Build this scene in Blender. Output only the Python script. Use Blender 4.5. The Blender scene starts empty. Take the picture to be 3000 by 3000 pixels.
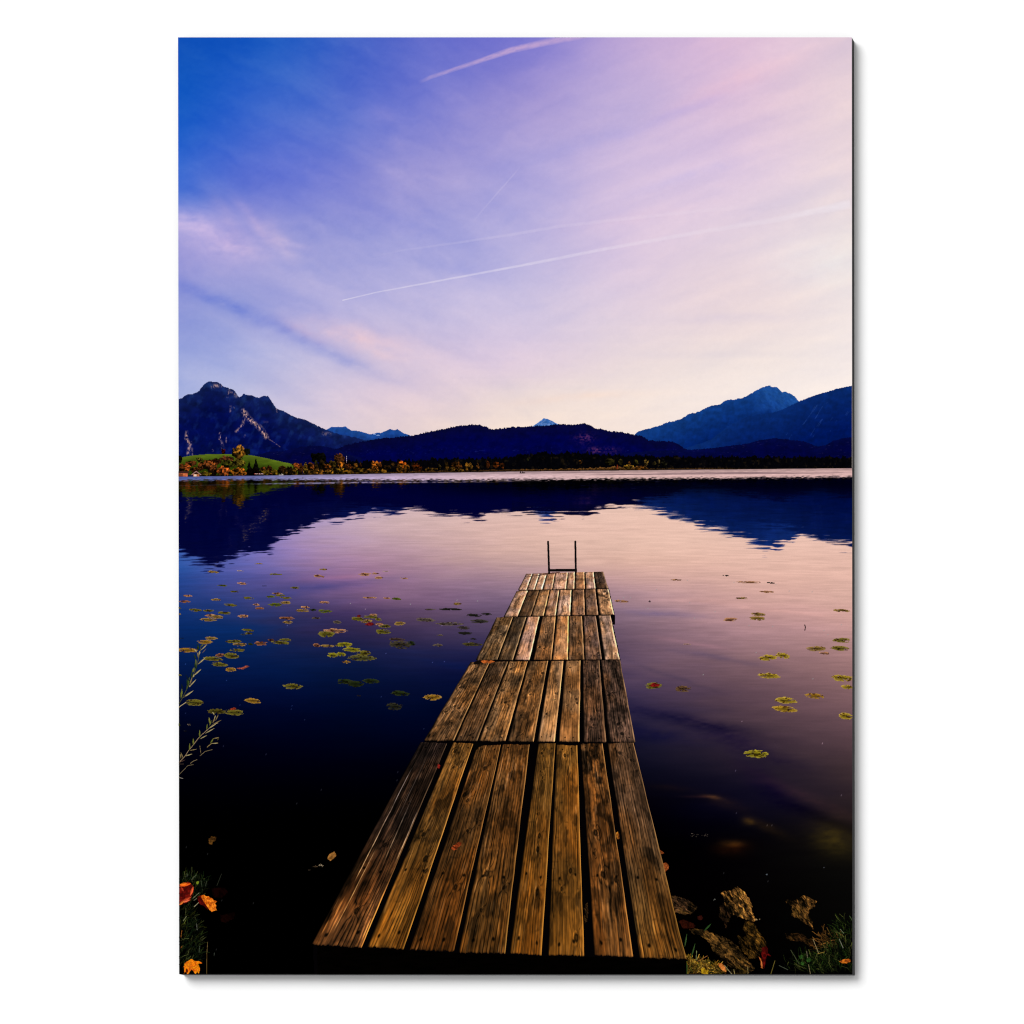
import bpy, math, random
import numpy as np

random.seed(7)
rng = np.random.default_rng(7)
C = bpy.context.scene.collection

# ------------------------------------------------------------------ scale
# The print is drawn in "print units" (u, v), v downwards; S metres per unit.
S = 0.0003
THICK = 0.010            # panel front to wall
LIGHT = 1.30             # radiance a white diffuse face sends back under the lamps
LAYER = 8e-6             # thickness of one ink layer
TL, TR, BR, BL = (521.6, 109.2), (2495.6, 109.6), (2497.6, 2855.0), (525.2, 2854.0)


def lin(c):
    c = np.clip(np.asarray(c, float) / 255.0, 0, 1)
    return np.where(c <= 0.04045, c / 12.92, ((c + 0.055) / 1.055) ** 2.4)


def left_edge(v):
    return TL[0] + (BL[0] - TL[0]) * (v - 109.0) / 2745.0


def right_edge(v):
    return TR[0] + (BR[0] - TR[0]) * (v - 109.0) / 2745.0


# ------------------------------------------------------------------ noise
def _hash(ix, iy, seed):
    h = (ix.astype(np.int64) * 374761393 + iy.astype(np.int64) * 668265263 + seed * 1442695041) & 0xFFFFFFFF
    h = ((h ^ (h >> 13)) * 1274126177) & 0xFFFFFFFF
    h = ((h ^ (h >> 16)) * 2246822519) & 0xFFFFFFFF
    return ((h ^ (h >> 15)) & 0xFFFFFF) / float(0xFFFFFF)


def vn(x, y, seed=0):
    """value noise 0..1"""
    x, y = np.broadcast_arrays(np.asarray(x, float), np.asarray(y, float))
    ix, iy = np.floor(x), np.floor(y)
    fx, fy = x - ix, y - iy
    fx = fx * fx * fx * (fx * (fx * 6 - 15) + 10)
    fy = fy * fy * fy * (fy * (fy * 6 - 15) + 10)
    ix, iy = ix.astype(np.int64), iy.astype(np.int64)
    a, b = _hash(ix, iy, seed), _hash(ix + 1, iy, seed)
    c, d = _hash(ix, iy + 1, seed), _hash(ix + 1, iy + 1, seed)
    return (a * (1 - fx) + b * fx) * (1 - fy) + (c * (1 - fx) + d * fx) * fy


def fbm(x, y, seed=0, octv=4, gain=0.5):
    t, a, n = 0.0, 1.0, 0.0
    for k in range(octv):
        t = t + a * vn(x * 2 ** k + 17.3 * k, y * 2 ** k - 9.1 * k, seed + 31 * k)
        n += a
        a *= gain
    return t / n


def ss(e0, e1, x):
    t = np.clip((x - e0) / (e1 - e0), 0, 1)
    return t * t * (3 - 2 * t)


def mix(a, b, t):
    return a + (b - a) * t


# ------------------------------------------------------------------ materials
def ink_material(name, grain=0.03, scale=900.0):
    m = bpy.data.materials.new(name)
    m.use_nodes = True
    nt = m.node_tree
    bs = nt.nodes['Principled BSDF']
    at = nt.nodes.new('ShaderNodeAttribute')
    at.attribute_name = 'ink'
    tc = nt.nodes.new('ShaderNodeTexCoord')
    no = nt.nodes.new('ShaderNodeTexNoise')
    no.inputs['Scale'].default_value = scale
    no.inputs['Detail'].default_value = 2.0
    mr = nt.nodes.new('ShaderNodeMapRange')
    mr.inputs['To Min'].default_value = 1.0 - grain * 2
    mr.inputs['To Max'].default_value = 1.0 + grain * 2
    mx = nt.nodes.new('ShaderNodeVectorMath')
    mx.operation = 'SCALE'
    nt.links.new(tc.outputs['Object'], no.inputs['Vector'])
    nt.links.new(no.outputs['Fac'], mr.inputs['Value'])
    nt.links.new(at.outputs['Color'], mx.inputs[0])
    nt.links.new(mr.outputs['Result'], mx.inputs['Scale'])
    nt.links.new(mx.outputs['Vector'], bs.inputs['Base Color'])
    bs.inputs['Roughness'].default_value = 0.75
    bs.inputs['Specular IOR Level'].default_value = 0.0
    return m


INK_SMOOTH = ink_material('printed_ink_smooth', 0.012, 700)
INK = ink_material('printed_ink', 0.05, 1500)


def plain_material(name, col, rough=0.6, grain=0.02, scale=300.0, spec=0.2):
    m = bpy.data.materials.new(name)
    m.use_nodes = True
    nt = m.node_tree
    bs = nt.nodes['Principled BSDF']
    no = nt.nodes.new('ShaderNodeTexNoise')
    no.inputs['Scale'].default_value = scale
    rp = nt.nodes.new('ShaderNodeValToRGB')
    a = [max(0.0, c * (1 - grain)) for c in col]
    b = [min(1.0, c * (1 + grain)) for c in col]
    rp.color_ramp.elements[0].color = (*a, 1)
    rp.color_ramp.elements[1].color = (*b, 1)
    tc = nt.nodes.new('ShaderNodeTexCoord')
    nt.links.new(tc.outputs['Object'], no.inputs['Vector'])
    nt.links.new(no.outputs['Fac'], rp.inputs['Fac'])
    nt.links.new(rp.outputs['Color'], bs.inputs['Base Color'])
    bs.inputs['Roughness'].default_value = rough
    bs.inputs['Specular IOR Level'].default_value = spec
    return m


# ------------------------------------------------------------------ mesh helpers
PARENTS = {}


def _link(name, me, mat, parent, label=None, kind=None):
    o = bpy.data.objects.new(name, me)
    C.objects.link(o)
    me.materials.append(mat)
    if parent is not None:
        o.parent = parent
    if label:
        o['label'] = label
    if kind and (parent is None or kind == 'stuff'):
        o['kind'] = kind
    return o


def build(name, U, V, faces, cols, level, parent, mat, domain, label=None, kind=None):
    """U, V print units per vertex; faces n x 4; cols sRGB 0..255 per vertex or per face"""
    nv, nf = len(U), len(faces)
    co = np.empty((nv, 3), np.float32)
    co[:, 0] = (U - 1500.0) * S
    co[:, 1] = -level * LAYER
    co[:, 2] = (1500.0 - V) * S
    me = bpy.data.meshes.new(name)
    me.vertices.add(nv)
    me.vertices.foreach_set('co', co.ravel())
    me.loops.add(nf * 4)
    me.loops.foreach_set('vertex_index', np.ascontiguousarray(faces, np.int32).ravel())
    me.polygons.add(nf)
    me.polygons.foreach_set('loop_start', np.arange(0, nf * 4, 4, dtype=np.int32))
    me.update(calc_edges=True)
    at = me.attributes.new('ink', 'FLOAT_COLOR', domain)
    c4 = np.ones((len(cols), 4), np.float32)
    c4[:, :3] = lin(cols) / LIGHT
    at.data.foreach_set('color', c4.ravel())
    return _link(name, me, mat, parent, label, kind)


def grid(name, U, V, col, level, parent, mat=None, label=None, kind=None):
    """smooth coloured grid: U, V (r, c), col (r, c, 3)"""
    r, c = U.shape
    idx = np.arange(r * c).reshape(r, c)
    f = np.stack([idx[1:, :-1], idx[1:, 1:], idx[:-1, 1:], idx[:-1, :-1]], -1).reshape(-1, 4)
    return build(name, U.ravel(), V.ravel(), f, col.reshape(-1, 3), level, parent, mat or INK, 'POINT', label, kind)


class Dots:
    """a patch of printed dots: colour and coverage on a fine raster"""

    def __init__(s, u0, v0, u1, v1, step=1.5):
        s.step = step
        u0, v0 = max(u0, 516.0), max(v0, 105.0)
        u1, v1 = min(u1, 2502.0), min(v1, 2860.0)
        s.u0 = math.floor(u0 / step) * step
        s.v0 = math.floor(v0 / step) * step
        s.w = max(2, int(math.ceil((u1 - s.u0) / step)))
        s.h = max(2, int(math.ceil((v1 - s.v0) / step)))
        s.U = (s.u0 + (np.arange(s.w) + 0.5) * step)[None, :] + np.zeros((s.h, 1))
        s.V = (s.v0 + (np.arange(s.h) + 0.5) * step)[:, None] + np.zeros((1, s.w))
        s.rgb = np.zeros((s.h, s.w, 3))
        s.a = np.zeros((s.h, s.w), bool)

    def put(s, mask, col):
        col = np.broadcast_to(np.asarray(col, float), s.rgb.shape)
        s.rgb[mask] = col[mask]
        s.a |= mask

    def win(s, u0, v0, u1, v1):
        i0 = int(np.clip((u0 - s.u0) / s.step - 1, 0, s.w)); i1 = int(np.clip((u1 - s.u0) / s.step + 2, 0, s.w))
        j0 = int(np.clip((v0 - s.v0) / s.step - 1, 0, s.h)); j1 = int(np.clip((v1 - s.v0) / s.step + 2, 0, s.h))
        return slice(j0, j1), slice(i0, i1)

    def stroke(s, p, q, w0, w1, c0, c1=None):
        """tapered stroke p -> q"""
        c1 = c0 if c1 is None else c1
        m = max(w0, w1) + s.step
        sl = s.win(min(p[0], q[0]) - m, min(p[1], q[1]) - m, max(p[0], q[0]) + m, max(p[1], q[1]) + m)
        U, V = s.U[sl], s.V[sl]
        if U.size == 0:
            return
        dx, dy = q[0] - p[0], q[1] - p[1]
        L2 = dx * dx + dy * dy + 1e-9
        t = np.clip(((U - p[0]) * dx + (V - p[1]) * dy) / L2, 0, 1)
        d = np.hypot(U - p[0] - t * dx, V - p[1] - t * dy)
        k = d <= np.maximum(0.5 * (w0 + (w1 - w0) * t), 0.45 * s.step)
        col = np.asarray(c0, float) + (np.asarray(c1, float) - np.asarray(c0, float)) * t[..., None]
        s.rgb[sl][k] = col[k]
        s.a[sl] |= k

    def leaf(s, p, q, w, c0, c1=None):
        """lens shaped blade"""
        c1 = c0 if c1 is None else c1
        m = w + s.step
        sl = s.win(min(p[0], q[0]) - m, min(p[1], q[1]) - m, max(p[0], q[0]) + m, max(p[1], q[1]) + m)
        U, V = s.U[sl], s.V[sl]
        if U.size == 0:
            return
        dx, dy = q[0] - p[0], q[1] - p[1]
        L2 = dx * dx + dy * dy + 1e-9
        t = np.clip(((U - p[0]) * dx + (V - p[1]) * dy) / L2, 0, 1)
        d = ((U - p[0]) * -dy + (V - p[1]) * dx) / math.sqrt(L2)
        dd = np.hypot(U - p[0] - t * dx, V - p[1] - t * dy)
        k = dd <= np.maximum(0.5 * w * np.sin(np.pi * np.clip(t * 0.92 + 0.06, 0, 1)), 0.4 * s.step)
        col = np.asarray(c0, float) + (np.asarray(c1, float) - np.asarray(c0, float)) * t[..., None]
        col = col * np.where(d > 0, 1.12, 0.8)[..., None]
        s.rgb[sl][k] = col[k]
        s.a[sl] |= k

    def inside(s, poly, rough=0.0, seed=1, fs=12.0):
        U, V = s.U, s.V
        if rough:
            U = U + (fbm(s.U / fs, s.V / fs, seed, 3) - 0.5) * 2 * rough
            V = V + (fbm(s.U / fs, s.V / fs, seed + 50, 3) - 0.5) * 2 * rough
        k = np.zeros(U.shape, bool)
        n = len(poly)
        for i in range(n):
            (x0, y0), (x1, y1) = poly[i], poly[(i + 1) % n]
            if y0 == y1:
                continue
            c = ((y0 > V) != (y1 > V)) & (U < (x1 - x0) * (V - y0) / (y1 - y0) + x0)
            k ^= c
        return k

    def mesh(s, name, parent, level, label=None, kind=None, mat=None):
        m = s.a & (s.U > left_edge(s.V)) & (s.U < right_edge(s.V)) & (s.V > 109.4) & (s.V < 2854.3)
        if not m.any():
            return None
        jj, ii = np.nonzero(m)
        W1 = s.w + 1
        q = np.stack([(jj + 1) * W1 + ii, (jj + 1) * W1 + ii + 1, jj * W1 + ii + 1, jj * W1 + ii], 1)
        un, inv = np.unique(q.ravel(), return_inverse=True)
        return build(name, s.u0 + (un % W1) * s.step, s.v0 + (un // W1) * s.step, inv.reshape(-1, 4),
                     s.rgb[m], level, parent, mat or INK, 'FACE', label, kind)


def empty_part(name, parent, label=None, kind=None):
    o = bpy.data.objects.new(name, None)
    C.objects.link(o)
    o.parent = parent
    o.empty_display_size = 0.02
    if label:
        o['label'] = label
    if kind:
        o['kind'] = kind
    return o


def cubic_axis(knots, x):
    """weights of monotone-ish cubic (Catmull-Rom) interpolation: (len(x), len(knots))"""
    knots = np.asarray(knots, float)
    n = len(knots)
    W = np.zeros((len(x), n))
    for k in range(n):
        y = np.zeros(n); y[k] = 1
        d = np.zeros(n)
        d[1:-1] = (y[2:] - y[:-2]) / (knots[2:] - knots[:-2])
        d[0] = (y[1] - y[0]) / (knots[1] - knots[0]); d[-1] = (y[-1] - y[-2]) / (knots[-1] - knots[-2])
        i = np.clip(np.searchsorted(knots, x) - 1, 0, n - 2)
        h = knots[i + 1] - knots[i]
        t = np.clip((x - knots[i]) / h, 0, 1)
        W[:, k] = ((2 * t ** 3 - 3 * t ** 2 + 1) * y[i] + (t ** 3 - 2 * t ** 2 + t) * h * d[i]
                   + (-2 * t ** 3 + 3 * t ** 2) * y[i + 1] + (t ** 3 - t ** 2) * h * d[i + 1])
    return W


class Field:
    """colour field from a coarse table of (u, v) knots"""

    def __init__(s, us, vs, table, step=4.0):
        s.x = np.arange(516, 2506, step); s.y = np.arange(vs[0], vs[-1] + step, step); s.step = step
        T = np.asarray(table, float)
        s.img = np.clip(np.einsum('yk,xj,kjc->yxc', cubic_axis(vs, s.y), cubic_axis(us, s.x), T), 0, 255)

    def __call__(s, U, V):
        fx = np.clip((U - s.x[0]) / s.step, 0, len(s.x) - 1.001); fy = np.clip((V - s.y[0]) / s.step, 0, len(s.y) - 1.001)
        i, j = fx.astype(int), fy.astype(int)
        fx, fy = (fx - i)[..., None], (fy - j)[..., None]
        I = s.img
        return (I[j, i] * (1 - fx) + I[j, i + 1] * fx) * (1 - fy) + (I[j + 1, i] * (1 - fx) + I[j + 1, i + 1] * fx) * fy


# ------------------------------------------------------------------ wall, print, panel
wall_mat = plain_material('white_wall_paint', (0.80, 0.80, 0.80), 0.9, 0.004, 40, 0.0)
edge_mat = plain_material('dark_panel_edge', (0.03, 0.03, 0.03), 0.6, 0.1, 200, 0.1)

me = bpy.data.meshes.new('wall')
h = 3.0
me.from_pydata([(-h, THICK, -h), (h, THICK, -h), (h, THICK, h), (-h, THICK, h)], [], [(0, 1, 2, 3)])
wall = _link('wall', me, wall_mat, None, kind='structure')
wall['label'] = 'plain white wall behind the print'
wall['category'] = 'wall'

art = bpy.data.objects.new('wall_print', None)
C.objects.link(art)
art.location = (0, 0, 0)
art['label'] = 'tall dark-edged photo print of a plank jetty on a mountain lake, on the white wall'
art['category'] = 'wall print'

import bmesh
bm = bmesh.new()
fr = [bm.verts.new(((u - 1500) * S, 0.0, (1500 - v) * S)) for u, v in (TL, TR, BR, BL)]
bk = [bm.verts.new(((u - 1500) * S, THICK - 0.0002, (1500 - v) * S)) for u, v in (TL, TR, BR, BL)]
bm.faces.new(fr[::-1]); bm.faces.new(bk)
for i in range(4):
    bm.faces.new((fr[i], fr[(i + 1) % 4], bk[(i + 1) % 4], bk[i]))
bmesh.ops.recalc_face_normals(bm, faces=bm.faces)
bmesh.ops.bevel(bm, geom=[e for e in bm.edges], offset=0.0002, segments=2, affect='EDGES', profile=0.5)
pm = bpy.data.meshes.new('panel'); bm.to_mesh(pm); bm.free()
_link('panel', pm, edge_mat, art, label='thin rigid backing panel with dark edges')

# ------------------------------------------------------------------ sky
SU = [516, 850, 1180, 1500, 1830, 2160, 2504]
SV = [100, 300, 500, 700, 900, 1050, 1150, 1260, 1420]
SKY = [
    [(10, 74, 178), (26, 85, 188), (84, 101, 197), (114, 113, 202), (184, 162, 210), (218, 186, 212), (222, 200, 212)],
    [(22, 88, 190), (62, 102, 199), (110, 119, 204), (154, 144, 207), (190, 172, 214), (216, 189, 214), (228, 207, 214)],
    [(54, 102, 205), (102, 117, 207), (150, 146, 209), (168, 160, 214), (205, 186, 219), (218, 197, 220), (230, 212, 217)],
    [(146, 146, 211), (152, 153, 212), (158, 158, 214), (178, 172, 218), (214, 195, 220), (225, 207, 219), (230, 219, 220)],
    [(142, 150, 212), (165, 165, 216), (188, 181, 219), (200, 190, 221), (222, 205, 219), (231, 213, 216), (238, 226, 224)],
    [(156, 166, 217), (180, 180, 219), (206, 192, 216), (218, 200, 218), (230, 214, 216), (236, 222, 219), (243, 231, 227)],
    [(164, 174, 219), (194, 188, 217), (218, 199, 213), (228, 211, 211), (239, 223, 217), (243, 229, 223), (246, 234, 229)],
    [(178, 184, 220), (204, 194, 216), (224, 204, 206), (240, 220, 209), (245, 227, 216), (247, 231, 221), (248, 233, 226)],
    [(185, 188, 220), (212, 198, 214), (230, 208, 204), (245, 224, 206), (247, 229, 212), (248, 231, 217), (248, 233, 223)],
]
MIDL = [(14, 78, 182), (40, 93, 196), (88, 112, 206), (158, 154, 213), (150, 156, 213), (167, 173, 219), (178, 182, 219), (190, 189, 218), (197, 193, 217)]
SU = SU[:1] + [690] + SU[1:]
SKY = [r[:1] + [m] + r[1:] for r, m in zip(SKY, MIDL)]
sky_f = Field(SU, SV, SKY)
BLOBS = [  # u, v, half length, half width, angle deg, colour shift
    (590, 690, 170, 50, 18, (30, 20, 8)), (545, 640, 60, 30, 20, (38, 24, 8)), (700, 725, 70, 22, 20, (18, 10, 2)),
    (738, 640, 70, 13, 52, (26, 14, 2)), (815, 700, 70, 22, 55, (24, 14, 2)), (860, 716, 45, 10, 10, (22, 14, 4)),
    (640, 590, 80, 22, 60, (16, 8, 0)), (850, 780, 90, 20, 5, (-12, -8, -2)), (600, 560, 120, 30, 0, (-12, -6, -2)),
    (760, 930, 250, 20, 21, (-26, -19, -3)), (960, 1030, 180, 18, 22, (-36, -25, -4)), (640, 880, 120, 22, 18, (-14, -10, -2)),
    (1010, 985, 190, 40, 8, (20, 7, -4)), (880, 965, 60, 14, 25, (16, 6, -3)), (1080, 1000, 90, 30, 25, (10, 3, -4)), (1150, 640, 130, 40, 20, (-10, -8, -1)), (1380, 780, 100, 20, 5, (-8, -6, -1)),
    (1120, 330, 40, 22, 20, (14, 8, 2)), (1160, 420, 34, 20, 50, (12, 8, 2)), (1150, 560, 90, 40, 70, (8, 6, 2)),
    (1980, 340, 170, 14, -20, (-12, -8, 2)), (2000, 520, 130, 14, -18, (-10, -6, 2)), (2150, 250, 200, 26, -25, (8, 2, -2)),
    (1700, 420, 150, 20, -20, (-10, -6, 0)), (1850, 640, 200, 18, -10, (6, 3, 0)), (2150, 930, 150, 12, -3, (-8, -6, 0)),
    (2400, 760, 120, 60, 0, (4, 8, 6)), (2050, 1030, 190, 12, 0, (-5, -4, -1)), (1700, 1160, 160, 12, -4, (3, -2, -6)), (2320, 130, 120, 40, -20, (6, 6, 4)),
]


def sky(U, V):
    U = np.asarray(U, float); V = np.asarray(V, float)
    wu = (fbm(U / 260, V / 260, 3, 3) - 0.5) * 110
    wv = (fbm(U / 260, V / 260, 4, 3) - 0.5) * 70
    c = sky_f(U + wu * 0.7, V + wv * 0.7)
    for (bu, bv, L, w, a, d) in BLOBS:
        ca, sa = math.cos(math.radians(a)), math.sin(math.radians(a))
        p = ((U + wu * 0.35 - bu) * ca + (V + wv * 0.5 - bv) * sa) / L
        q = (-(U + wu * 0.35 - bu) * sa + (V + wv * 0.5 - bv) * ca) / w
        g = .8 * np.exp(-(p * p + q * q) * .8) * (0.3 + 1.4 * fbm((U + wu) / 50, (V + wv) / 24, 9, 4, .6))
        c = c + g[..., None] * np.asarray(d, float)
    rt = ss(1300, 1900, U)
    lo = ss(650, 1150, V)
    # streaks climbing to the right, and flat veils low down
    s1 = fbm((U * 0.94 - V * 0.34) / 330, (U * 0.34 + V * 0.94) / 46, 21, 4) - 0.5
    s2 = fbm((U * 0.92 + V * 0.39) / 230, (-U * 0.39 + V * 0.92) / 60, 22, 4) - 0.5
    s3 = fbm(U / 420, V / 16, 23, 3) - 0.5
    amp = (16 * rt * (1 - 0.5 * lo)) * s1 + (20 * (1 - rt)) * s2 + 5 * lo * s3
    c = c + amp[..., None] * np.array([1.0, 0.75, 0.2])
    tu, tv = U + 90 * (fbm(U / 90, V / 90, 26, 3) - .5), V + 60 * (fbm(U / 90, V / 90, 27, 3) - .5)
    wa = fbm((tu * .9 + tv * .42) / 120, (tv * .9 - tu * .42) / 36, 28, 5, .58) - .5
    wb = fbm((tu * .94 - tv * .34) / 150, (tv * .94 + tu * .34) / 36, 30, 5, .58) - .5
    w1 = mix(wa, wb, ss(1150, 1700, U))
    w2 = fbm(tu / 46, tv / 22, 29, 4, .6) - .5
    c = c + ((w1 * 17 + w2 * 8) * (1 - .55 * rt) * (1 - .35 * lo))[..., None] * np.array([1.0, .72, .22])
    c = c + ((fbm(U / 9, V / 7, 25, 2) - 0.5) * 3)[..., None]
    return np.clip(c, 0, 252)


vv = np.arange(109.2, 1402, 4.0)
tt = np.linspace(0, 1, 495)
VV = vv[:, None] + 0 * tt[None, :]
VV[0] = 109.4
UU = left_edge(VV) + (right_edge(VV) - left_edge(VV)) * tt[None, :]
sky_o = grid('sky', UU, VV, sky(UU, VV), 1, art, INK_SMOOTH, label='printed dusk sky fading from deep blue to pink', kind='structure')


def contrail(pts, level, label, fade):
    """pts: (u, v, width, strength)"""
    P = np.array(pts, float)
    d = np.concatenate([[0], np.cumsum(np.hypot(np.diff(P[:, 0]), np.diff(P[:, 1])))])
    n = int(d[-1] / 3)
    t = np.linspace(0, d[-1], n)
    u, v, w, k = (np.interp(t, d, P[:, i]) for i in range(4))
    du, dv = np.gradient(u), np.gradient(v)
    L = np.hypot(du, dv); nu, nv = -dv / L, du / L
    j = np.linspace(-1, 1, 11)
    U = u[:, None] + nu[:, None] * w[:, None] * j + 0
    V = v[:, None] + nv[:, None] * w[:, None] * j
    V = np.maximum(V, 109.45)
    keep = (V.max(1) > 109.6) & (U.max(1) < right_edge(v) - 0.3)
    U, V, t2, k2 = U[keep], V[keep], t[keep], k[keep]
    puff = 0.55 + 0.9 * fbm(t2[:, None] / 14 + 0 * j, j * 2.2 + 0 * t2[:, None], 40 + level, 3)
    a = np.clip((1 - j[None, :] ** 2) * puff - 0.05, 0, 1) * k2[:, None]
    a[:, 0] = 0; a[:, -1] = 0
    base = sky(U, V)
    col = base + (np.array(fade, float) - base) * a[..., None]
    grid('contrail', U, V, col, level, sky_o, INK_SMOOTH, label)


contrail([(1225, 243, 7, 0), (1262, 226, 7, .4), (1400, 180, 8, .6), (1500, 146, 11, .7), (1600, 124, 12, .62), (1690, 106, 13, .5), (1720, 99, 13, .5)], 2,
         'short thick contrail cut by the top edge', (214, 176, 208))
contrail([(1003, 880, 2.2, .5), (1100, 857, 2.8, .36), (1500, 783, 4.6, .42), (1640, 756, 6, .32), (1774, 729, 6, .3), (2048, 680, 8, .2), (2280, 643, 10, .2), (2360, 624, 11, .4), (2494, 597, 16, .5)], 2,
         'longest thin contrail, lowest in the sky', (240, 232, 240))
contrail([(1080, 752, 5, 0), (1180, 733, 4, .08), (1340, 711, 4.5, .13), (1500, 687, 5.5, .17), (1640, 663, 6, .14), (1829, 641, 7, .16), (2050, 618, 7, .12), (2300, 596, 9, 0)], 2,
         'faint contrail above the longest one', (236, 224, 236))
contrail([(1386, 650, 4, 0), (1411, 619, 3.2, .13), (1450, 574, 3.2, .17), (1500, 517, 3, .19), (1526, 487, 3, 0)], 2,
         'short faint contrail climbing steeply', (226, 214, 236))

# ------------------------------------------------------------------ far shore, drawn on one common raster so that the lake can mirror it
ST = 1.5
FU0, FV0 = 516.0, 1095.0
FW, FH = int((2502 - FU0) / ST), int((1410 - FV0) / ST)
FAR = np.zeros((FH, FW, 3)); FARA = np.zeros((FH, FW), bool)


def to_far(d):
    i0 = int(round((d.u0 - FU0) / ST)); j0 = int(round((d.v0 - FV0) / ST))
    a0, b0 = max(0, -j0), max(0, -i0)
    h_, w_ = min(d.h, FH - j0), min(d.w, FW - i0)
    if h_ <= a0 or w_ <= b0:
        return
    m = d.a[a0:h_, b0:w_]
    FAR[j0 + a0:j0 + h_, i0 + b0:i0 + w_][m] = d.rgb[a0:h_, b0:w_][m]
    FARA[j0 + a0:j0 + h_, i0 + b0:i0 + w_] |= m


def shore(u):
    return np.interp(u, [516, 760, 1000, 1300, 1500, 1900, 2504], [1396.5, 1393.5, 1390, 1385, 1381.5, 1377.5, 1371.5])


def ridge(name, pts, bottom, fn, level, label, jag=2.0, jf=9.0, seed=1, trees=0.0):
    P = np.array(pts, float)
    u0, u1 = P[0, 0], P[-1, 0]
    d = Dots(u0, P[:, 1].min() - 8, u1, bottom, ST)
    u = d.U[0]
    top = np.interp(u, P[:, 0], P[:, 1]) + (fbm(u / jf, 0 * u, seed, 3) - 0.5) * 2 * jag
    if trees:
        top = top - trees * np.clip(vn(u / 2.6, 0 * u, seed + 5) - 0.35, 0, 1) * 1.6
    dep = d.V - top[None, :]
    d.put(dep > 0, fn(d.U, d.V, dep))
    d.top = top
    to_far(d)
    d.mesh(name, art, level, label, 'structure')
    return d


def mottled(c_top, c_low, span, seed, amt=0.25, sc=(18, 10)):
    c_top, c_low = np.asarray(c_top, float), np.asarray(c_low, float)

    def fn(U, V, dep):
        t = np.clip(dep / span, 0, 1)[..., None]
        n = fbm(U / sc[0], V / sc[1], seed, 4)[..., None]
        n2 = fbm((U + V * .4) / 7, (V - U * .4) / 12, seed + 9, 3)[..., None]
        return np.clip(mix(c_top, c_low, t) * (1 - amt + 2 * amt * n) * (0.9 + 0.2 * n2), 0, 255)
    return fn


# distant blue peaks
snow = lambda U, V, dep: np.where(((vn(U / 4, V / 4, 5) > 0.7) & (np.abs(U - 1104) < 14) & (dep < 8))[..., None], (120, 150, 205), mottled((28, 74, 146), (16, 50, 122), 30, 71, .15)(U, V, dep))
ridge('distant_peak', [(945, 1264), (958, 1257), (971, 1251), (989, 1250), (1000, 1251), (1010, 1249), (1023, 1257), (1031, 1262), (1043, 1261), (1069, 1267), (1087, 1273), (1103, 1268), (1118, 1268), (1142, 1257), (1155, 1261), (1164, 1257), (1178, 1267), (1201, 1276), (1230, 1284)], 1300, snow, 3,
      'row of small pale blue peaks beside the rocky mountain', 1.2, 6, 12)
ridge('distant_peak', [(1545, 1256), (1563, 1247), (1579, 1236), (1592, 1226.5), (1603, 1227), (1621, 1235), (1636, 1243), (1655, 1252)], 1262,
      lambda U, V, dep: np.where((vn(U / 3, V / 3, 6) > 0.6)[..., None], (95, 130, 190), np.array([52, 100, 168.])) * (0.9 + 0.2 * vn(U / 8, V / 5, 8))[..., None], 3,
      'lone pale blue peak above the forested ridge', 0.8, 5, 13)

# right-hand blue mountains
ridge('blue_mountain', [(1840, 1282), (1859, 1274), (1870, 1265), (1901, 1255), (1933, 1246), (1964, 1236), (1991, 1229.5), (2005, 1222), (2017, 1213), (2049, 1206), (2073, 1192), (2091, 1188), (2110, 1184), (2120, 1176), (2128, 1172), (2157, 1170), (2181, 1163), (2192, 1157), (2207, 1149), (2223, 1141), (2239, 1133), (2252, 1129), (2265, 1135), (2276, 1134), (2287, 1144), (2292, 1149), (2302, 1147.5), (2315, 1153), (2329, 1162), (2339, 1174), (2380, 1200)], 1345,
      lambda U, V, dep: np.clip(mottled((16, 57, 122), (0, 27, 94), 115, 31, .16)(U, V, dep)
                                + (ss(2180, 2260, U) * (1 - ss(2330, 2350, U)) * (1 - ss(60, 90, dep)) * (0.4 + 1.2 * fbm((U - V) / 7, (U + V) / 16, 33, 3)))[..., None] * np.array([12, 20, 24.]), 0, 255), 4,
      'hazy blue mountain with a jagged bright summit', 2.2, 7, 14)
ridge('blue_mountain', [(2000, 1316), (2081, 1290), (2130, 1250), (2180, 1224), (2230, 1212), (2262, 1211), (2292, 1200), (2318, 1188), (2340, 1177), (2355, 1171), (2387, 1158), (2418, 1150), (2450, 1140), (2477, 1134), (2504, 1129)], 1345,
      lambda U, V, dep: np.clip(mottled((9, 40, 102), (0, 20, 84), 125, 35, .14)(U, V, dep)
                                + ((fbm((U * .8 + V * .5) / 3.6, (V * .8 - U * .5) / 34, 37, 2) > 0.80) & (U > 2300) & (dep > 30) & (dep < 120))[..., None] * np.array([16, 18, 20.]), 0, 255), 5,
      'dark blue mountain with a smooth flank at the right edge', 1.2, 8, 15, 1.0)

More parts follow.
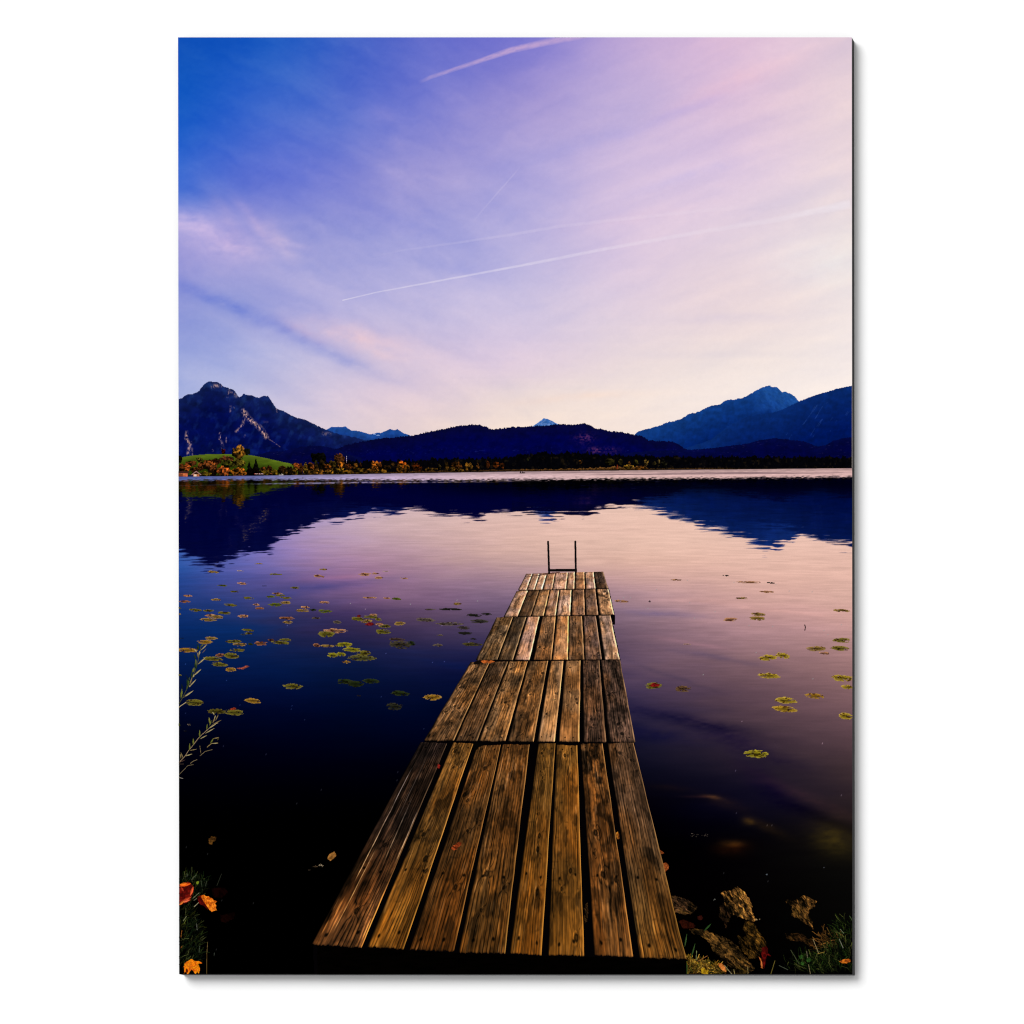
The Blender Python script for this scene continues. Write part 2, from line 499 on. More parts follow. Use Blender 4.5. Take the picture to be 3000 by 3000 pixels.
# left rocky mountain
CLIFF = [  # polyline, half width, brightness
    ([(714, 1204), (727, 1224), (742, 1238), (760, 1252), (773, 1268), (780, 1280)], 9, 1.0),
    ([(716, 1212), (713, 1240), (703, 1254), (692, 1264)], 5, .8),
    ([(780, 1282), (800, 1294), (822, 1310)], 1.6, .7),
    ([(548, 1266), (545, 1284), (556, 1302), (553, 1318), (551, 1330)], 6, .95),
    ([(560, 1296), (565, 1334)], 4, .5), ([(645, 1270), (644, 1288)], 4.5, 1.2), ([(663, 1282), (662, 1296)], 3, .6),
    ([(650, 1294), (653, 1314)], 5, .6), ([(676, 1190), (675, 1206)], 4, .55), ([(684, 1193), (690, 1197)], 2.5, .4),
    ([(624, 1132), (646, 1128)], 8, .8), ([(672, 1146), (685, 1150), (691, 1160)], 8, .6), ([(670, 1152), (666, 1164)], 3, .6),
    ([(810, 1198), (812, 1206)], 3, .7), ([(948, 1270), (966, 1272)], 7, .5), ([(718, 1275), (716, 1280)], 3, .35), ([(770, 1236), (784, 1236)], 4, .25), ([(623, 1318), (624, 1322)], 3, .5)]


def rocky(U, V, dep):
    c = mottled((15, 28, 76), (2, 10, 70), 90, 41, .3, (26, 16))(U, V, dep)
    c += (np.clip(fbm((U + V * .4) / 16, (V - U * .3) / 22, 43, 4) - .52, 0, 1) * 60)[..., None] * np.array([.5, 1.0, 1.2])
    tex = fbm(U / 3.4, V / 5.5, 44, 3)
    for pl, w, b in CLIFF:
        dmin = np.full(U.shape, 1e9)
        for (p, q) in zip(pl[:-1], pl[1:]):
            dx, dy = q[0] - p[0], q[1] - p[1]
            t = np.clip(((U - p[0]) * dx + (V - p[1]) * dy) / (dx * dx + dy * dy), 0, 1)
            dmin = np.minimum(dmin, np.hypot(U - p[0] - t * dx, V - p[1] - t * dy))
        k = np.clip(1.15 - dmin / w, 0, 1) * np.clip((tex - .36) * 4.0, 0, 1) * min(b, 1.0)
        hi = np.array([205, 160, 150.]) * (0.55 + 0.7 * vn(U / 2.2, V / 3.5, 47))[..., None] * (1.15 if b > 1 else 0.95)
        c = mix(c, hi, k[..., None])
    return np.clip(c, 0, 255)


ridge('rocky_mountain', [(516, 1174), (524, 1170), (535, 1166), (545, 1158), (552, 1155), (558, 1156), (570, 1152), (583, 1147), (588, 1139), (593, 1133), (599, 1124), (603, 1123), (606, 1120), (614, 1118.5), (622, 1120), (632, 1119), (640, 1120), (647, 1125), (651, 1131), (665, 1136), (676, 1139), (684, 1142), (690, 1149), (695, 1157), (701, 1165), (708, 1160), (712, 1155), (716, 1154), (720, 1157), (728, 1158), (738, 1159), (746, 1163), (759, 1165), (766, 1162), (774, 1159.5), (785, 1161), (790, 1168), (797, 1179), (810, 1197), (831, 1205), (862, 1221), (893, 1230), (914, 1240), (940, 1252), (966, 1263), (992, 1272), (1043, 1283), (1077, 1291), (1120, 1302)], 1399, rocky, 6,
      'craggy mountain with sunlit cliffs at the left edge', 1.8, 6, 11, 0.8)

# forested ridges and foothills
def forest(U, V, dep):
    c = mottled((6, 7, 48), (1, 3, 64), 40, 51, .2)(U, V, dep)
    c += (np.clip(fbm(U / 7, V / 4, 53, 3) - .68, 0, 1) * 150 * np.exp(-((V - 1322) / 12) ** 2))[..., None] * np.array([.5, .6, .8])
    k = np.exp(-(((U - 1712) / 26) ** 2 + ((V - 1284) / 14) ** 2)) + np.exp(-(((U - 1745) / 26) ** 2 + ((V - 1320) / 10) ** 2)) + .7 * np.exp(-(((U - 1790) / 24) ** 2 + ((V - 1320) / 9) ** 2))
    c += (k * np.clip(fbm(U / 5, V / 4, 57, 3) - .36, 0, 1) * 2.2)[..., None] * np.array([95, 42, 30.])
    return np.clip(c, 0, 255)


ridge('forested_ridge', [(960, 1322), (992, 1314), (1017, 1304), (1069, 1293), (1121, 1284), (1162, 1282), (1204, 1278), (1224, 1274), (1250, 1267), (1287, 1260), (1328, 1252), (1354, 1248), (1380, 1245.5), (1406, 1245.5), (1426, 1253), (1437, 1258.5), (1463, 1257), (1500, 1252.5), (1553, 1250), (1600, 1247), (1642, 1243), (1685, 1245), (1708, 1241), (1727, 1245), (1743, 1257), (1764, 1257.5), (1785, 1264), (1822, 1267.5), (1854, 1274), (1880, 1278), (1901, 1291), (1938, 1293), (1975, 1295.5), (1991, 1303), (2002, 1314), (2040, 1330)], 1399, forest, 7,
      'long dark forested ridge in the middle of the far shore', 1.0, 10, 16, 3.0)


def foot(U, V, dep):
    c = mottled((4, 8, 56), (2, 4, 54), 30, 61, .2)(U, V, dep)
    c += (np.clip(fbm(U / 11, V / 3.2, 63, 3) - .74, 0, 1) * 260)[..., None] * np.array([.55, .42, .42])
    return np.clip(c, 0, 255)


ridge('wooded_foothill', [(735, 1340), (760, 1332), (790, 1324), (831, 1321.5), (860, 1314), (883, 1309), (912, 1306), (940, 1307), (976, 1314), (1000, 1322), (1030, 1334), (1060, 1342)], 1399, foot, 8, 'low dark foothill below the rocky mountain', 1.0, 9, 17, 1.6)
ridge('wooded_foothill', [(1820, 1330), (1900, 1322), (2030, 1318), (2081, 1314), (2133, 1307), (2186, 1301), (2228, 1290), (2265, 1284), (2302, 1287), (2324, 1291), (2350, 1292), (2376, 1301), (2392, 1308), (2418, 1305), (2445, 1290), (2477, 1283), (2504, 1282)], 1399, foot, 8, 'rolling dark foothills below the blue mountains', 1.0, 9, 18, 1.6)

# dark belt of conifers along the far shore (too many to count)
d = Dots(890, 1320, 2502, 1398, ST)
u = d.U[0]
top = np.interp(u, [890, 930, 1000, 1100, 1200, 1300, 1480, 1530, 1560, 1700, 1780, 1900, 2100, 2504], [1392, 1362, 1350, 1356, 1350, 1346, 1343, 1332, 1330, 1328, 1334, 1339, 1340, 1341])
top = top + 3 - 11 * np.clip(vn(u / 5.5, 0 * u, 81) - .3, 0, 1) - 5 * vn(u / 2.4, 0 * u, 83)
dep = d.V - top[None, :]
n = fbm(d.U / 5, d.V / 7, 84, 3)
col = np.array([4, 4, 8.]) * (0.3 + 1.0 * n)[..., None] + (np.clip(fbm(d.U / 8, d.V / 9, 86, 3) - .64, 0, 1) * 130)[..., None] * np.array([.75, .55, .18])
d.put((dep > 0) & (d.V < shore(d.U) - 1.0), col)
to_far(d)
d.mesh('conifer_belt', art, 9, 'black belt of conifers along the far shore', 'stuff')

# meadow
d = Dots(516, 1328, 880, 1398, ST)
u = d.U[0]
top = np.interp(u, [516, 531, 562, 603, 681, 733, 785, 831, 857, 880], [1343, 1340, 1334.5, 1331, 1330.5, 1333, 1343.5, 1354, 1359.5, 1366])
dep = d.V - top[None, :]
n = fbm(d.U / 30, d.V / 7, 91, 4)
col = mix(np.array([86, 104, 26.]), np.array([42, 60, 6.]), np.clip(dep / 36, 0, 1)[..., None]) * (0.72 + .5 * n)[..., None]
d.put((dep > 0) & (d.V < 1392), col)
to_far(d)
d.mesh('meadow', art, 10, 'smooth green meadow hill on the left shore', 'structure')

# reed banks: thin pale strip at the waterline
d = Dots(516, 1364, 2502, 1400, ST)
sh = shore(d.U)
tk = np.interp(d.U, [516, 900, 1200, 1500, 1700, 1830, 1890, 1900, 2100, 2200, 2504], [3, 4, 6, 6, 7, 12, 12, 5, 5, 3, 2]) * (0.7 + .5 * vn(d.U / 6, 0, 95))
k = (d.V > sh - tk) & (d.V < sh)
br = np.interp(d.U, [516, 900, 1200, 1480, 1520, 1860, 1900, 2060, 2200, 2504], [.3, .5, .6, .5, .8, 1, .55, .6, .2, .1])
col = mix(np.array([118, 78, 34.]), np.array([26, 14, 6.]), np.clip((d.V - (sh - tk)) / tk, 0, 1)[..., None]) * (br * (0.5 + .9 * vn(d.U / 3, d.V / 4, 97)))[..., None]
d.put(k, col)
to_far(d)
d.mesh('reed_bank', art, 11, 'thin tawny strip of reeds at the far waterline', 'stuff')

# ------------------------------------------------------------------ trees on the far shore
def tree(cu, cv, ru, rv, col, i, kind, label=None):
    d = Dots(cu - ru * 1.3, cv - rv * 1.3, cu + ru * 1.3, min(cv + rv * 1.35, float(shore(cu)) - .5), ST)
    x, y = (d.U - cu) / ru, (d.V - cv) / rv
    col = np.asarray(col, float)
    nz = fbm(d.U / 4.2, d.V / 4.2, 200 + i, 3)
    if kind == 'conifer':
        wd = np.clip((y + 1.05) / 2.0, 0, 1) * (0.72 + .5 * vn(d.V / 3.2, 0 * d.U, 300 + i))
        k = (np.abs(x) < wd * (0.7 + .6 * nz)) & (y > -1.05) & (y < 1.05)
    elif kind == 'poplar':
        wd = np.sqrt(np.clip(1 - (y * .95 + .05) ** 2, 0, 1)) * np.where(y < 0, 1 + y * .35, 1)
        k = np.abs(x) < wd * (0.72 + .5 * nz)
    else:
        r = np.hypot(x, np.where(y > 0, y * .92, y))
        lob = (fbm(d.U / (ru * .45 + 3), d.V / (rv * .45 + 3), 400 + i, 2) - .5) * .55
        k = r + lob + (nz - .5) * .55 < .94
    # sunlit clumps: the sun stands to the right
    clump = fbm(d.U / 6.0, d.V / 5.0, 500 + i, 3)
    lit = np.clip(.52 + .34 * x - .30 * y + (clump - .5) * 2.1, .07, 1.2)
    fine = .68 + .62 * vn(d.U / 2.4, d.V / 2.2, 600 + i)
    c = col * (lit * fine)[..., None]
    hole = (vn(d.U / 3.2, d.V / 3.2, 700 + i) > .72)
    c = np.where(hole[..., None], c * .35, c)
    d.put(k, np.clip(c * .92, 0, 255))
    to_far(d)
    nm = {'conifer': 'conifer_tree', 'poplar': 'poplar_tree', 'shrub': 'shrub'}.get(kind, 'autumn_tree')
    o = d.mesh(nm, art, 12 + (i % 12) * .5, label)
    return o


def Z1(a): return (520 + a[0] / 4.83, 1280 + a[1] / 4.83, a[2] / 4.83, a[3] / 4.83, a[4])
def Z2(a): return (900 + a[0] / 4.83, 1280 + a[1] / 4.83, a[2] / 4.83, a[3] / 4.83, a[4])
def Z3(a): return (1300 + a[0] / 3.22, 1290 + a[1] / 3.22, a[2] / 3.22, a[3] / 3.22, a[4])


TREES = [(Z1(a), a[5]) for a in [
    (980, 208, 52, 50, (14, 20, 10), 'round'), (800, 215, 32, 62, (30, 22, 8), 'round'), (870, 212, 80, 104, (178, 116, 34), 'round'), (650, 208, 34, 36, (92, 14, 12), 'round'),
    (30, 320, 40, 55, (14, 12, 8), 'round'), (700, 312, 110, 42, (128, 66, 34), 'round'), (510, 352, 130, 42, (70, 32, 12), 'round'), (315, 322, 46, 34, (100, 92, 24), 'round'),
    (210, 378, 66, 42, (118, 60, 24), 'round'), (720, 380, 100, 60, (72, 72, 16), 'round'), (870, 365, 96, 66, (118, 102, 28), 'round'), (440, 398, 115, 72, (152, 78, 30), 'round'),
    (325, 425, 42, 50, (128, 66, 24), 'round'), (140, 425, 54, 66, (205, 96, 34), 'round'), (250, 470, 70, 48, (84, 44, 14), 'shrub'), (60, 440, 50, 60, (90, 44, 14), 'round'), (500, 500, 80, 66, (26, 15, 7), 'shrub'),
    (1015, 440, 54, 95, (12, 13, 8), 'conifer'), (1110, 410, 62, 105, (12, 13, 9), 'conifer'), (1080, 490, 120, 62, (14, 8, 4), 'shrub'),
    (660, 478, 92, 80, (222, 106, 38), 'round'), (800, 505, 66, 62, (166, 96, 20), 'shrub'), (885, 495, 90, 70, (176, 98, 24), 'round'), (400, 528, 90, 40, (108, 86, 18), 'shrub'),
    (1210, 462, 50, 56, (108, 54, 18), 'round'), (1300, 455, 40, 52, (98, 46, 14), 'round'), (1240, 505, 60, 42, (104, 80, 18), 'shrub'), (1375, 505, 70, 42, (122, 94, 18), 'shrub'), (1315, 532, 34, 20, (168, 88, 44), 'shrub'),
    (1480, 468, 66, 58, (66, 38, 12), 'round'), (1580, 482, 66, 66, (30, 18, 6), 'round'), (1530, 488, 30, 46, (98, 66, 22), 'poplar'), (1740, 456, 46, 76, (66, 34, 10), 'round'),
    (1680, 412, 56, 50, (152, 72, 24), 'round'), (1660, 485, 50, 60, (120, 84, 18), 'round'), (1880, 412, 56, 56, (142, 72, 24), 'round'), (1812, 455, 38, 86, (166, 122, 30), 'poplar'), (1900, 495, 46, 50, (120, 68, 18), 'shrub')]]
TREES += [(Z2(a), a[5]) for a in [
    (100, 290, 50, 70, (9, 9, 7), 'round'), (190, 300, 80, 76, (9, 9, 7), 'round'), (445, 312, 76, 70, (104, 56, 24), 'round'), (345, 385, 60, 56, (68, 52, 14), 'round'), (215, 395, 46, 64, (52, 36, 12), 'round'), (40, 412, 50, 52, (152, 78, 24), 'round'), (125, 385, 28, 50, (62, 56, 16), 'poplar'),
    (280, 425, 62, 38, (130, 66, 18), 'round'), (130, 440, 36, 56, (78, 50, 16), 'round'), (480, 402, 48, 56, (226, 124, 30), 'round'), (590, 425, 52, 40, (104, 50, 16), 'round'), (685, 418, 36, 46, (134, 80, 20), 'round'), (755, 412, 18, 36, (78, 40, 12), 'poplar'),
    (60, 492, 52, 40, (142, 94, 28), 'shrub'), (130, 492, 42, 40, (152, 98, 28), 'shrub'), (190, 498, 46, 38, (130, 82, 24), 'shrub'), (300, 503, 64, 34, (154, 104, 28), 'shrub'), (440, 484, 94, 44, (154, 110, 24), 'shrub'), (580, 494, 78, 34, (132, 88, 18), 'shrub'), (740, 484, 84, 44, (96, 68, 14), 'shrub'), (860, 486, 78, 38, (106, 66, 16), 'shrub'),
    (935, 412, 38, 66, (182, 96, 24), 'poplar'), (985, 412, 38, 68, (196, 104, 30), 'poplar'), (1030, 415, 28, 56, (132, 68, 18), 'poplar'), (970, 494, 46, 34, (132, 84, 18), 'shrub'), (1070, 489, 60, 34, (134, 90, 22), 'shrub'), (1130, 434, 56, 34, (54, 34, 12), 'round'), (1210, 392, 28, 26, (60, 38, 14), 'round'),
    (1345, 404, 66, 70, (214, 98, 20), 'round'), (1310, 448, 56, 62, (134, 80, 18), 'round'), (1410, 446, 50, 54, (100, 58, 12), 'round'), (1550, 434, 76, 58, (88, 36, 8), 'round'), (1868, 425, 28, 40, (58, 46, 18), 'poplar'), (1740, 460, 110, 22, (92, 62, 18), 'shrub')]]
TREES += [(Z3(a), a[5]) for a in [
    (25, 248, 24, 44, (80, 52, 14), 'poplar'), (120, 244, 50, 54, (84, 46, 14), 'round'), (215, 254, 18, 44, (124, 80, 20), 'poplar'), (250, 254, 24, 40, (128, 84, 24), 'poplar'), (320, 254, 15, 40, (100, 58, 20), 'poplar'), (75, 272, 34, 16, (110, 76, 22), 'shrub'), (155, 280, 34, 12, (120, 84, 24), 'shrub'),
    (415, 232, 22, 34, (80, 36, 12), 'poplar'), (495, 232, 30, 30, (108, 48, 12), 'round'), (550, 238, 22, 26, (104, 48, 14), 'round'), (795, 178, 9, 15, (96, 96, 46), 'poplar'), (1290, 208, 14, 20, (136, 80, 26), 'round'), (1570, 202, 46, 34, (50, 44, 14), 'round'), (1670, 202, 24, 28, (60, 52, 16), 'round'),
    (1635, 252, 10, 24, (136, 54, 26), 'poplar'), (1750, 222, 14, 22, (100, 58, 20), 'poplar'), (1815, 212, 24, 28, (70, 62, 18), 'round'), (1740, 252, 52, 22, (196, 142, 40), 'shrub'), (1860, 262, 60, 20, (126, 72, 20), 'shrub'),
    (1910, 212, 20, 34, (110, 84, 34), 'round'), (2030, 215, 15, 34, (92, 74, 36), 'poplar'), (1990, 222, 14, 26, (70, 58, 24), 'poplar'), (2080, 220, 24, 30, (36, 34, 20), 'round')]]
TLAB = {2: 'tall golden tree on the crest of the green meadow', 3: 'small dark red tree on the meadow crest', 0: 'dark tree beside the tall golden one',
        20: 'bright orange tree at the waterline left', 13: 'orange tree above the boathouses', 68: 'bright orange tree before the conifer belt', 47: 'vivid orange tree near the thin mast'}
for i, ((cu, cv, ru, rv, col), kind) in enumerate(TREES):
    tree(cu, cv, ru, rv, col, i, kind, TLAB.get(i))

# boathouses, mast, boat, far jetty
def boathouse(u0, u1, vt, vb, wallc, roofc, doorc, gable, label):
    b = empty_part('boathouse', art, label)
    d = Dots(u0 - 4, vt - 8, u1 + 4, vb + 2, 1.0)
    d.put((d.U > u0) & (d.U < u1) & (d.V > vt + (0 if not gable else 1)) & (d.V < vb) & ((not gable) | (d.V > vt - 6 + np.abs(d.U - (u0 + u1) / 2) * .55)), np.array(wallc, float) * (.75 + .5 * vn(d.U / 2, d.V / 3, 9))[..., None])
    d.mesh('timber_wall', b, 19); to_far_hi(d)
    d = Dots(u0 - 8, vt - 12, u1 + 8, vt + 8, 1.0)
    if gable:
        m = (u0 + u1) / 2
        for q in (u0 - 4, u1 + 5):
            d.stroke((m, vt - 7), (q, vt + 3), 2.6, 2.6, roofc)
    else:
        d.put((d.U > u0 - 6) & (d.U < u1 + 5) & (d.V > vt - 5) & (d.V < vt + 1), roofc)
    d.mesh('roof', b, 20); to_far_hi(d)
    d = Dots(u0, vt, u1, vb, 1.0)
    w = (u1 - u0)
    d.put((d.U > u0 + w * .12) & (d.U < u0 + w * .55) & (d.V > vt + 1.5), doorc)
    d.mesh('door', b, 20.5); to_far_hi(d)


def to_far_hi(d):
    j, i = np.nonzero(d.a)
    jj = ((d.V[j, i] - FV0) / ST).astype(int); ii = ((d.U[j, i] - FU0) / ST).astype(int)
    k = (jj >= 0) & (jj < FH) & (ii >= 0) & (ii < FW)
    FAR[jj[k], ii[k]] = d.rgb[j[k], i[k]]; FARA[jj[k], ii[k]] = True


boathouse(519, 550, 1386, 1396, (196, 104, 62), (60, 34, 30), (120, 60, 34), False, 'long brown boathouse cut by the left edge')
boathouse(566, 584, 1388, 1397, (176, 104, 60), (150, 110, 104), (226, 196, 176), True, 'gabled boathouse with a pale door')
d = Dots(1010, 1334, 1020, 1358, 1.0)
for k, vq in enumerate(np.arange(1337, 1355, 3.0)):
    d.stroke((1015.5, vq), (1015.5, vq + 3), 1.9, 1.9, (205, 205, 215) if k % 2 == 0 else (150, 110, 120))
d.mesh('mast', art, 19, 'thin pale banded mast above the shore trees')
d = Dots(1518, 1374, 1545, 1392, 1.0)
d.put(d.inside([(1522, 1385), (1539, 1384.2), (1537, 1387), (1524, 1387)]), (22, 14, 20))
bo = d.mesh('rowing_boat', art, 34, 'small dark boat with two people far out on the lake')
for pu in (1525.2, 1531.5):
    d = Dots(pu - 4, 1376, pu + 4, 1388, 1.0)
    hh = 1380.2 if pu < 1528 else 1382
    d.stroke((pu, hh + 1.2), (pu, 1385.4), 2.2, 3.0, (26, 18, 26))
    d.stroke((pu, hh), (pu, hh + .2), 1.8, 1.8, (30, 20, 26))
    d.mesh('person', bo, 34.5)
d = Dots(740, 1382, 860, 1396, 1.0)
for k in range(9):
    pu = 745 + k * 3.1 + random.random() * 2
    d.stroke((pu, 1388), (pu + 1.5, 1389), 2, 1.5, random.choice([(190, 150, 140), (150, 60, 50), (120, 80, 60), (200, 180, 190)]))
d.stroke((818, 1392.2), (830, 1391.8), 1.8, 1.8, (170, 160, 160)); d.stroke((826, 1389), (829, 1391), 1.5, 1.5, (190, 180, 170))
d.mesh('moored_boats', art, 34, 'cluster of tiny pale boats moored at the far shore', 'stuff')

# ------------------------------------------------------------------ lake
LV = [1370, 1470, 1550, 1600, 1650, 1700, 1750, 1800, 1850, 1950, 2050, 2150, 2250, 2350, 2450, 2560, 2860]
LU = [516, 700, 850, 1020, 1180, 1500, 1830, 2160, 2504]
LAKE = [
    [(110, 122, 186), (150, 140, 190), (176, 158, 192), (200, 172, 184), (214, 180, 176), (226, 190, 178), (232, 194, 178), (232, 192, 176), (230, 190, 176)],
    [(96, 112, 180), (130, 130, 188), (160, 148, 190), (188, 164, 184), (206, 176, 178), (222, 188, 178), (230, 192, 176), (231, 191, 175), (229, 190, 175)],
    [(70, 98, 174), (116, 116, 184), (156, 138, 186), (184, 156, 178), (200, 168, 172), (218, 180, 170), (228, 188, 172), (230, 190, 174), (228, 189, 174)],
    [(58, 92, 170), (106, 106, 178), (148, 126, 178), (174, 142, 166), (186, 152, 162), (210, 172, 162), (224, 184, 168), (228, 187, 171), (227, 186, 171)],
    [(46, 84, 160), (92, 96, 168), (130, 110, 162), (158, 122, 152), (168, 132, 150), (192, 156, 152), (216, 174, 160), (224, 181, 166), (224, 181, 166)],
    [(34, 68, 142), (74, 78, 146), (98, 84, 140), (134, 98, 138), (144, 110, 138), (158, 126, 140), (192, 152, 150), (214, 170, 158), (220, 176, 162)],
    [(26, 56, 124), (56, 64, 124), (74, 68, 122), (104, 80, 120), (122, 92, 122), (130, 104, 128), (164, 130, 140), (202, 158, 152), (214, 170, 158)],
    [(14, 46, 108), (34, 50, 106), (50, 49, 94), (68, 53, 93), (89, 67, 96), (100, 80, 106), (138, 110, 126), (186, 144, 144), (204, 158, 150)],
    [(8, 38, 94), (12, 40, 94), (32, 36, 78), (44, 37, 74), (58, 46, 78), (76, 62, 90), (110, 86, 103), (164, 126, 132), (190, 146, 142)],
    [(3, 24, 70), (4, 24, 70), (6, 24, 68), (10, 22, 60), (15, 22, 60), (24, 24, 62), (90, 70, 92), (122, 92, 100), (152, 114, 114)],
    [(1, 9, 44), (1, 9, 44), (1, 9, 44), (1, 9, 40), (2, 9, 40), (4, 10, 40), (52, 42, 70), (86, 64, 76), (122, 90, 94)],
    [(0, 2, 20), (0, 2, 22), (0, 2, 24), (0, 3, 24), (0, 3, 26), (2, 4, 26), (24, 22, 44), (58, 44, 56), (90, 66, 72)],
    [(0, 0, 8), (0, 0, 9), (0, 0, 10), (0, 0, 10), (0, 0, 9), (0, 0, 8), (8, 8, 24), (28, 22, 36), (62, 46, 50)],
    [(0, 0, 2), (0, 0, 2), (0, 0, 2), (0, 0, 2), (0, 0, 2), (0, 0, 2), (2, 1, 6), (9, 7, 24), (40, 30, 34)],
    [(0, 0, 0), (0, 0, 0), (0, 0, 0), (0, 0, 0), (0, 0, 0), (0, 0, 0), (0, 0, 0), (3, 2, 6), (20, 16, 16)],
    [(0, 0, 0), (0, 0, 0), (0, 0, 0), (0, 0, 0), (0, 0, 0), (0, 0, 0), (0, 0, 0), (2, 1, 2), (9, 8, 7)],
    [(0, 0, 0), (0, 0, 0), (0, 0, 0), (0, 0, 0), (0, 0, 0), (0, 0, 0), (0, 0, 0), (0, 0, 0), (2, 2, 2)],
]
lake_f = Field(LU, LV, LAKE)
# soft darker / lighter reflections of clouds and stones seen through the water
LBLOB = [
    (1010, 1712, 150, 12, -6, (-30, -14, -4)), (900, 1735, 160, 14, -8, (-18, -8, -2)), (1160, 1790, 210, 10, -3, (-14, -10, -4)),
    (1000, 1690, 120, 6, -4, (18, 6, 2)), (1060, 1765, 90, 14, -10, (16, 8, 6)), (820, 1770, 150, 12, -5, (8, 4, 2)),
    (1100, 1905, 250, 8, 2, (-6, 2, 10)), (1350, 1950, 160, 10, 8, (-8, 2, 12)), (700, 1840, 200, 10, 0, (-6, 0, 4)),
    (1950, 1800, 120, 9, 3, (-22, -14, -2)), (2050, 1760, 160, 8, 2, (10, 6, 4)), (2030, 1885, 120, 6, 10, (14, 8, 8)), (2090, 1925, 150, 9, 10, (-16, -10, -4)), (2280, 1790, 150, 6, 6, (12, 8, 6)),
    (1950, 1975, 110, 7, 20, (-10, -6, -4)), (2010, 2110, 260, 18, 12, (-20, -16, -10)), (1900, 2150, 150, 26, 6, (-10, -8, 2)), (2180, 2180, 160, 26, 22, (-16, -14, -4)), (2350, 2330, 210, 20, 24, (12, 6, 4)),
    (2250, 2300, 120, 34, 40, (-8, -8, 0)), (2420, 2400, 140, 20, 22, (-12, -10, -6)),
    (2143, 2472, 28, 10, 0, (42, 27, 7)), (2146, 2484, 46, 20, 0, (20, 6, 0)), (2190, 2406, 17, 10, 5, (50, 34, 4)), (2240, 2422, 66, 14, 26, (16, 10, 0)),
    (2445, 2458, 70, 44, 20, (30, 24, 2)), (2085, 2337, 30, 5, 10, (44, 28, 8)), (2040, 2335, 40, 4, 2, (24, 12, 6)), (2120, 2350, 70, 16, 15, (14, 8, 0)), (1960, 2308, 60, 10, 5, (8, 4, 0)),
]

us = np.linspace(516, 2502, 860)
vs = np.concatenate([np.arange(1368.0, 1700, 1.15), np.arange(1700, 1720, 1.6), np.arange(1720, 2150, 2.4), np.arange(2150, 2858, 4.0)])
LVV = vs[:, None] + 0 * us[None, :]
LUU = np.clip(us[None, :] + 0 * vs[:, None], left_edge(LVV), right_edge(LVV))
LVV = np.clip(LVV, None, 2854.4)
sh = shore(LUU)
dep = LVV - sh
amp = np.interp(dep, [0, 40, 110, 270, 600], [2, 5, 13, 21, 21])
ry = np.interp(dep, [0, 60, 300], [2.4, 3.0, 5.5])
tilt = np.interp(LUU, [516, 1300, 2500], [.05, .03, .015])
q = LVV + tilt * LUU
lw = np.interp(dep, [0, 60, 150, 300], [26, 30, 40, 52])
qq = q + 3.0 * (fbm(LUU / 90, LVV / 30, 809, 2) - .5)
rip = 1.9 * (vn(LUU / 38, qq / 2.7, 801) - .5) + 1.1 * (vn(LUU / 62, qq / 3.9, 803) - .5) + .5 * (vn(LUU / 15, qq / 2.3, 805) - .5)
kx = np.interp(LUU, [516, 650, 1000, 1600, 2000, 2300, 2504], [.98, .97, .95, .93, .925, .955, .94])
my = sh - (dep + rip * amp) / kx
mj = np.clip(((my - FV0) / ST), 0, FH - 1).astype(int)
mxx = LUU + (vn(LUU / 14, LVV / 3.0, 807) - .5) * np.interp(dep, [0, 100, 300], [2, 7, 10])
mi = np.clip(((mxx - FU0) / ST), 0, FW - 1).astype(int)
refa = 0.0
for kk in range(8):
    j2 = np.clip(((my + (kk - 3.5) * .9 + (vn(LUU / 24, LVV / 1.6, 860 + kk) - .5) * 5 * ss(20, 120, dep) - FV0) / ST), 0, FH - 1).astype(int)
    refa = refa + FARA[j2, np.clip(mi + (kk - 4) * 2, 0, FW - 1)] / 8.0
rn = FARA[mj, mi] * 1.0
ref = FAR[mj, mi] * rn[..., None]
smear = np.interp(dep, [0, 30, 120, 300], [6, 16, 20, 16])
for kk in range(7):                      # the small waves draw reflections out into upright streaks
    oy = (vn(LUU / 9, LVV / 2.0, 840 + kk) - .5) * 2 * smear
    j2 = np.clip(((my + oy - FV0) / ST), 0, FH - 1).astype(int)
    i2 = np.clip(mi + ((vn(LUU / 5, LVV / 2.2, 850 + kk) - .5) * 5).astype(int), 0, FW - 1)
    ok = FARA[j2, i2]
    ref = ref + np.where(ok[..., None], FAR[j2, i2], 0)
    rn = rn + ok
ref = ref / np.maximum(rn, 1)[..., None]
water = lake_f(LUU, LVV)
wu = (fbm(LUU / 130, LVV / 26, 811, 3) - .5) * 120; wv = (fbm(LUU / 130, LVV / 26, 812, 3) - .5) * 16
water = mix(water, lake_f(LUU + wu, LVV + wv * 1.4), .8)
for (bu, bv, L, w, a, dc) in LBLOB:
    ca, sa = math.cos(math.radians(a)), math.sin(math.radians(a))
    p = ((LUU + wu * .25 - bu) * ca + (LVV + wv * .4 - bv) * sa) / L
    r = (-(LUU + wu * .25 - bu) * sa + (LVV + wv * .4 - bv) * ca) / w
    sft = .5 if (bu < 1500 and bv < 2000) else 1.0
    water = water + sft * (np.exp(-(p * p + r * r)) * (.55 + .9 * fbm(LUU / 24, LVV / 7, 815, 3)))[..., None] * np.array(dc, float)
water = np.clip(water, 0, 255)
